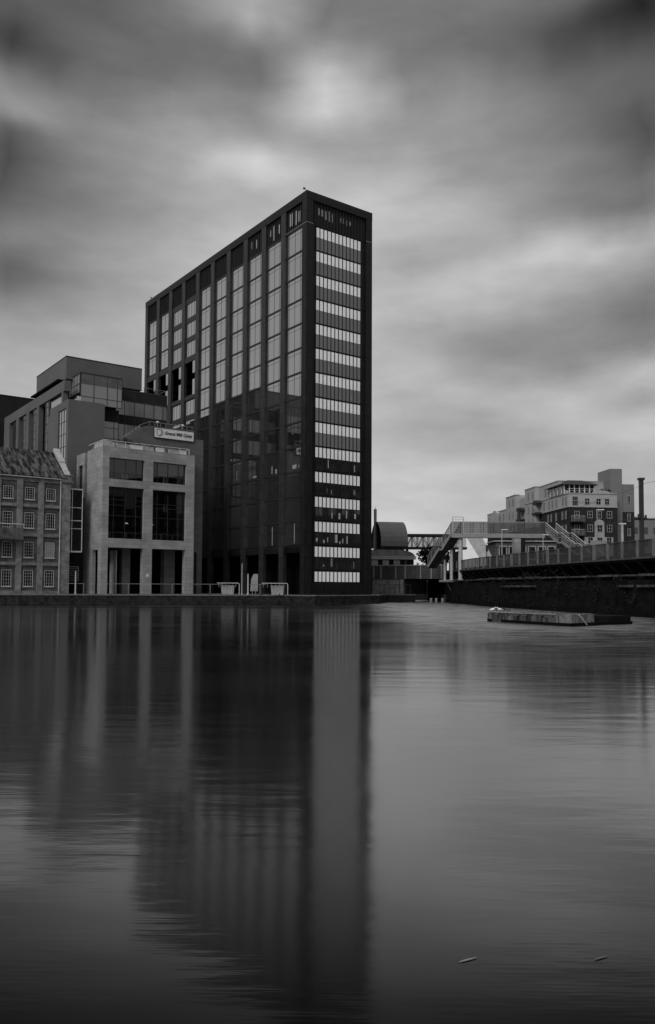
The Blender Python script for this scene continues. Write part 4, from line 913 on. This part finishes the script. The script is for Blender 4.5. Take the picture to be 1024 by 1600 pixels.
bay_ = Q.part('white_bay', sr, 'coping')
for (x_, z_) in ((5.95,14.5),(3.9,11.9),(5.95,11.9),(7.9,11.9),(3.9,8),(7.9,8)): put(pb, Q.e, Vector((x_,-.37,z_))-Q.b)
for z_ in (16.6,13.8):
    m_ = MB().box(.1,3.0,-1.2,-.02,z_-.15,z_); bb = Q.part('balcony', m_, 'concrete_dark'); m_ = MB().bar((.1,-1.15,z_+1.1),(3.0,-1.15,z_+1.1),.08)
    for i in range(11): m_.bar((.15+.28*i,-1.15,z_),(.15+.28*i,-1.15,z_+1.1),.04)
    Q.part('balcony_rail', m_, 'pale_metal', bb)
m_ = MB().bar((.2,-.3,20.9),(6.3,-.3,20.9),.05); Q.part('ledge_rail', m_, 'pale_metal')
# left face windows
for y_ in (1.2,2.8,6.4,8.6,10.4,13.4): put(ps, Q.e, Vector((-.01,y_+.4,20.15))-Q.b, R(-90))
for y_ in (6.4,8.8,12.6): put(ps, Q.e, Vector((-.01,y_+.4,23.2))-Q.b, R(-90))
for y_ in (1.4,3.2,6.6,9.4,11.2): put(ps, Q.e, Vector((-.01,y_+.4,17.2))-Q.b, R(-90)); put(ps, Q.e, Vector((-.01,y_+.4,14.3))-Q.b, R(-90))
for y_ in (17.8,20.6): 
    for z_ in (23.1,20.0,17.0): put(ps, Q.e, Vector((-1.01,y_+.4,z_))-Q.b, R(-90))
for y_ in (24.5,27.5): put(ps, Q.e, Vector((.19,y_+.4,20.0))-Q.b, R(-90))
for y_ in (31.5,34.2):
    for z_ in (23.0,19.8): put(ps, Q.e, Vector((-.91,y_+.4,z_))-Q.b, R(-90))
for y_ in (38.5,42,45,52,54.5): put(ps, Q.e, Vector((.19,y_+.4,20.2))-Q.b, R(-90))
for x_ in (pf,pb,pd,pt,ps): wipe(x_)
for (y_, z_, x_) in ((14.5,19.9,0),(26,19.4,.2)):
    m_ = MB().box(x_-1.3,x_-.02,y_,y_+3.4,z_-.4,z_); bb = Q.part('balcony', m_, 'concrete_dark')
    m_ = MB().bar((x_-1.25,y_,z_+1),(x_-1.25,y_+3.4,z_+1),.07)
    for i in range(8): m_.bar((x_-1.25,y_+.45*i,z_),(x_-1.25,y_+.45*i,z_+1),.04)
    Q.part('balcony_rail', m_, 'grey_metal', bb)
    Q.part('balcony_canopy', MB().prism([(x_-1.2,y_+1.7+1.7*math.cos(t),z_+2.0+.8*math.sin(t)) for t in [math.pi*i/8 for i in range(9)]],(1.18,0,0)), 'roof_dark', bb)
t_ = Thing('black_flue', 'thick black flue pipe standing before the pale apartment facade', 'flue', base=(39.6,152,6.4)); p_ = at(811,797,Y=152)
t_.part('pipe', MB().tube((p_.x,152,6.4),(p_.x,152,p_.z),.3,.3,10), 'dark_metal'); t_.part('cap', MB().tube((p_.x,152,p_.z),(p_.x,152,p_.z+.35),.45,.45,10), 'dark_metal')
# roof plants
for (x_, lb) in ((7.9,'left bushy plant on the apartment parapet'),(9.2,'right bushy plant on the apartment parapet')):
    t_ = Thing('roof_plant', lb, 'plant', AO, AA, (x_,1.2,22.6), 'plants on the apartment parapet'); t_.part('foliage', leaves(MB(), (x_,1.2,23.2), .6, 70, .16, .8), 'foliage_dark'); t_.part('pot', MB().tube((x_,1.2,22.6),(x_,1.2,22.9),.2,.3), 'concrete_dark')
# far building at right edge, and the large block beyond the frame that the narrow tower face mirrors
t_ = Thing('distant_block', 'pale distant flat roofed building at the right edge behind the mast', 'building', base=(100,250,4))
t_.part('wall', MB().box(94,125,250,270,4,24.5), 'render_mid'); t_.part('roof', MB().box(93.8,125.2,249.8,270.2,24.5,24.8), 'roof_dark')
for i in range(5):
    for j in range(3): t_.part('window', MB().box(95.5+i*3.2,97+i*3.2,249.93,249.99,12+j*4,14+j*4), 'dark_glass')
t_ = Thing('canal_apartments', 'broad dark brick block on the right bank beside the railway', 'building', base=(95,125,4))
t_.part('wall', MB().box(78,112,92,140,4,38), 'brick_dark'); t_.part('roof', MB().box(77.8,112.2,91.8,140.2,38,38.4), 'roof_dark')
for j in range(8):
    t_.part('window_row', (lambda m: [m.box(77.93,77.99,94+i*3.6,95.8+i*3.6,7+j*3.8,9.2+j*3.8) for i in range(12)] and m)(MB()), 'blind' if j == 4 else 'dark_glass')
t_ = Thing('dockside_block', 'long dark dockside block further along the right bank', 'building', base=(98,33,4))
t_.part('wall', MB().box(84,112,-20,86,4,38), 'brick_dark'); t_.part('roof', MB().box(83.8,112.2,-20.2,86.2,38,38.4), 'roof_dark')
for j in range(8):
    t_.part('window_row', (lambda m: [m.box(83.93,83.99,-17+i*4,-15+i*4,7+j*3.8,9.2+j*3.8) for i in range(25)] and m)(MB()), 'dark_glass')
# ------------------------------------------------------------ old pier in the water
PR = Thing('old_pier', 'low weathered concrete pier in the water near the right bank', 'pier', base=(19,62,0))
PR.part('slab', MB().prism([(13.3,66.2,-1),(16.9,58.9,-1),(19.6,60.6,-1),(16.5,68.2,-1)],(0,0,1.75)), 'pier_concrete')
PR.part('slab', MB().prism([(16.95,58.8,-1),(17.6,57.9,-1),(19.9,59.9,-1),(19.3,60.8,-1)],(0,0,1.86)), 'pale_stone', label='pale broken concrete block in the middle of the pier')
PR.part('slab', MB().prism([(19.95,60.0,-1),(23.6,62.5,-1),(22.4,65.0,-1),(18.9,63.2,-1)],(0,0,1.66)), 'wall_dark')
PR.part('edge_beam', MB().bar((13.35,66.1,.78),(15.2,62.4,.8),.16,.08).bar((15.3,62.2,.8),(16.8,59.1,.84),.14,.07), 'concrete')
random.seed(21); a_, b_ = Vector((13.3,66.2,0)), Vector((16.9,58.9,0)); d = (b_-a_).normalized(); nn = Vector((d.y,-d.x,0)); t0 = 0
while t0 < .97:
    t1 = min(.98, t0+random.uniform(.06,.16)); p0 = a_.lerp(b_,t0); p1 = a_.lerp(b_,t1-.006); o_ = random.uniform(.02,.14)
    PR.part('facing_block', MB().prism([p0-nn*.1+Vector((0,0,-.6)),p1-nn*.1+Vector((0,0,-.6)),p1+nn*o_+Vector((0,0,-.6)),p0+nn*o_+Vector((0,0,-.6))],(0,0,.6+random.uniform(.5,.73))), random.choice(['pier_concrete','pier_concrete','pier_dark'])); t0 = t1
PR.part('shade_algae_band', MB().prism([(13.18,66.2,-.3),(16.8,58.75,-.3),(17.5,57.75,-.3),(20.0,59.8,-.3),(23.7,62.4,-.3),(23.6,62.7,-.3),(19.9,60.2,-.3),(17.5,58.3,-.3),(17.0,59,-.3),(13.4,66.4,-.3)],(0,0,.52)), 'dark_void')  # undercut shadow at the pier foot put in as dark colour, with algae
PR.part('rope', MB().tube((18.2,58.1,.85),(18.9,58.5,.1),.05), 'coping')
wd = MB(); random.seed(9)
for (x_,y_,r_) in ((14.5,65.5,.5),(17.8,61,.7),(18.5,59.8,.5),(20.5,61.5,.6),(22.5,64,.8)): leaves(wd, (x_,y_,.95), r_, 40, .07, .5)
for i in range(26):
    x_ = random.uniform(14,24); y_ = 66-(x_-14)*1.6 if x_ < 18 else 60.5+(x_-18)*.5; wd.tube((x_,y_+.5,.75),(x_+random.uniform(-.5,.5),y_+.5,random.uniform(1.0,1.9)),.014,.006,4)
single('pier_weeds', wd, 'foliage_dark', 'dry straggly weeds growing from the low concrete pier', 'weeds', kind='stuff')
for (px, py, lb, dr_) in ((770,953,'pale seabird resting low at the left end of the pier',1),(781.5,951,'upright pale seabird just right of the resting one on the pier',-1)):
    p = at(px, py, Y=65.6); p.z = .86; t_ = Thing('gull', lb, 'bird', base=(p.x,p.y,.86), group='birds on the pier')
    b_ = MB(); n_ = 10
    prof_ = [(-.26,.01,.10),(-.18,.05,.11),(-.06,.10,.13),(.06,.10,.15),(.13,.07,.18),(.17,.05,.24),(.20,.055,.29),(.24,.03,.30),(.30,.008,.285)]
    for i, (x_, r_, z_) in enumerate(prof_):
        for k in range(n_): a = 2*math.pi*k/n_; b_.v.append((p.x+x_*dr_, p.y+math.cos(a)*r_, .86+z_+math.sin(a)*r_))
        if i:
            for k in range(n_): j = (i-1)*n_; b_.f.append((j+k, j+(k+1)%n_, j+n_+(k+1)%n_, j+n_+k)); b_.m.append(0)
    t_.part('body', b_, 'gull_white'); t_.part('legs', MB().tube((p.x,p.y-.03,.86),(p.x,p.y-.03,.97),.01).tube((p.x,p.y+.03,.86),(p.x,p.y+.03,.97),.01), 'grey_metal')
# ------------------------------------------------------------ quay furniture
def qp(px, py=928.5): p = at(px, py, Y=125.5 if px > 150 else 123.8); return p
def quay_rail(px0, px1, lb, pxs):
    a_, b_ = qp(px0), qp(px1); y_ = a_.y; t_ = Thing('quay_railing', lb, 'railing', base=((a_.x+b_.x)/2,y_,QZ), group='railings along the quay')
    t_.part('top_rail', MB().bar((a_.x,y_,3.15),(b_.x,y_,3.15),.08), 'post_metal')
    for px in pxs: x_ = qp(px).x; t_.part('post', MB().box(x_-.10,x_,y_-.05,y_+.05,QZ,3.1), 'post_metal')
quay_rail(104,132,'short quay railing between the mill and the stone building',(131,))
quay_rail(168,223,'quay railing across the left ground opening of the stone building',(201,))
quay_rail(237,290,'quay railing across the right ground opening of the stone building',(269.5,))
quay_rail(302,348,'quay railing right of the stone building ending at a hoop',(329,))
quay_rail(388,416,'short quay railing in front of the dark tower between the hoops',(407,))
for (x0_, x1_, b0, b1, lb) in ((340,374.5,345,366,'left'),(409,450,423,444,'right')):
    a_, b_ = qp(x0_), qp(x1_); y_ = a_.y-.5; t_ = Thing('gangway_hoop', '%s metal gangway hoop with mesh standing on the quay before the tower'%lb, 'hoop', base=(b_.x,y_,QZ), group='gangway hoops')
    t_.part('hoop', MB().bar((a_.x,y_,3.35),(b_.x-.2,y_,3.35),.1).bar((b_.x-.2,y_,3.35),(b_.x,y_,3.2),.1).bar((b_.x,y_,3.2),(b_.x,y_,QZ),.1), 'pale_metal')
    m_ = MB()
    for i in range(6): x_ = a_.x+(b_.x-a_.x)*(i+.5)/6.5; m_.bar((x_,y_,2.7),(x_,y_,3.3),.05)
    t_.part('bars', m_, 'grey_metal')
    c_, d_ = qp(b0), qp(b1); y2 = y_+.6; t_ = Thing('quay_bin', '%s tapered grey steel container under a gangway hoop on the quay'%lb, 'container', base=((c_.x+d_.x)/2,y2,QZ), group='tapered containers on the quay')
    m_ = MB().prism([(c_.x+.15,y2,QZ),(d_.x-.15,y2,QZ),(d_.x,y2,2.9),(c_.x,y2,2.9)],(0,.8,0)); t_.part('body', m_, 'grey_metal'); t_.part('rim', MB().box(c_.x-.04,d_.x+.04,y2-.04,y2+.84,2.9,2.97).box(d_.x-.45,d_.x-.37,y2-.02,y2,QZ,2.9), 'pale_metal')
for (px, top, r_, lb) in ((378.5,880,.06,'tall slim pale pole on the quay in front of the tower'),(388,896,.11,'thicker short pale post on the quay right of the slim pole'),(119,893,.1,'pale post on the quay beside the mill corner')):
    p = qp(px); zt_ = 2.7+(917-top)*p.y/F; single('pole', MB().tube((p.x,p.y-.4,QZ),(p.x,p.y-.4,zt_),r_*1.1,r_*.9).tube((p.x,p.y-.4,QZ),(p.x,p.y-.4,QZ+.3),r_*1.6,r_*1.5), 'pale_metal', lb, 'pole', 'posts on the quay')
p0_, p1_ = qp(390), qp(402); single('metal_panel', MB().prism([(p0_.x,126.6,QZ+.6),(p1_.x,126.6,QZ+.6),(p1_.x,126.6,4.8),(p0_.x+.5,126.6,4.8),(p0_.x+.15,126.6,4.0)],(0,.12,0)).box(p0_.x+.3,p0_.x+.4,126.65,126.7,QZ,QZ+.65).box(p1_.x-.4,p1_.x-.3,126.65,126.7,QZ,QZ+.65), 'grey_metal', 'upright grey metal panel behind the short pale post on the quay', 'panel')
g_ = MB(); random.seed(4)
for i in range(150):
    px = random.uniform(325,450); p = qp(px); h_ = random.uniform(.1,.4); x_ = p.x; y_ = 125.0+random.uniform(0,1.5); g_.quad((x_-.04,y_,QZ),(x_+.04,y_,QZ),(x_+random.uniform(-.1,.1),y_,QZ+h_))
single('quay_grass', g_, 'foliage', 'patchy dry grass tufts along the quay edge before the tower', 'grass', kind='stuff')
# floating debris near the camera
for (px, py, l_, lb, mt_) in ((732,1500,.16,'pale narrow leaf floating on the near water','concrete'),(940,1497,.14,'faint dull leaf floating at the lower right of the water','stone_dark')):
    p = at(px, py, z=.004); m_ = MB(); a = R(18); n_ = 8
    top = [(p.x+math.cos(a)*l_*(t-.5)-math.sin(a)*w__, p.y+math.sin(a)*l_*(t-.5)*1.6+math.cos(a)*w__*1.0, .005) for t, w__ in ((0,0),(.25,.007),(.6,.009),(1,0),(.6,-.009),(.25,-.007))]
    m_.prism(top,(0,0,.003)); single('floating_leaf', m_, mt_, lb, 'leaf', 'leaves on the water')
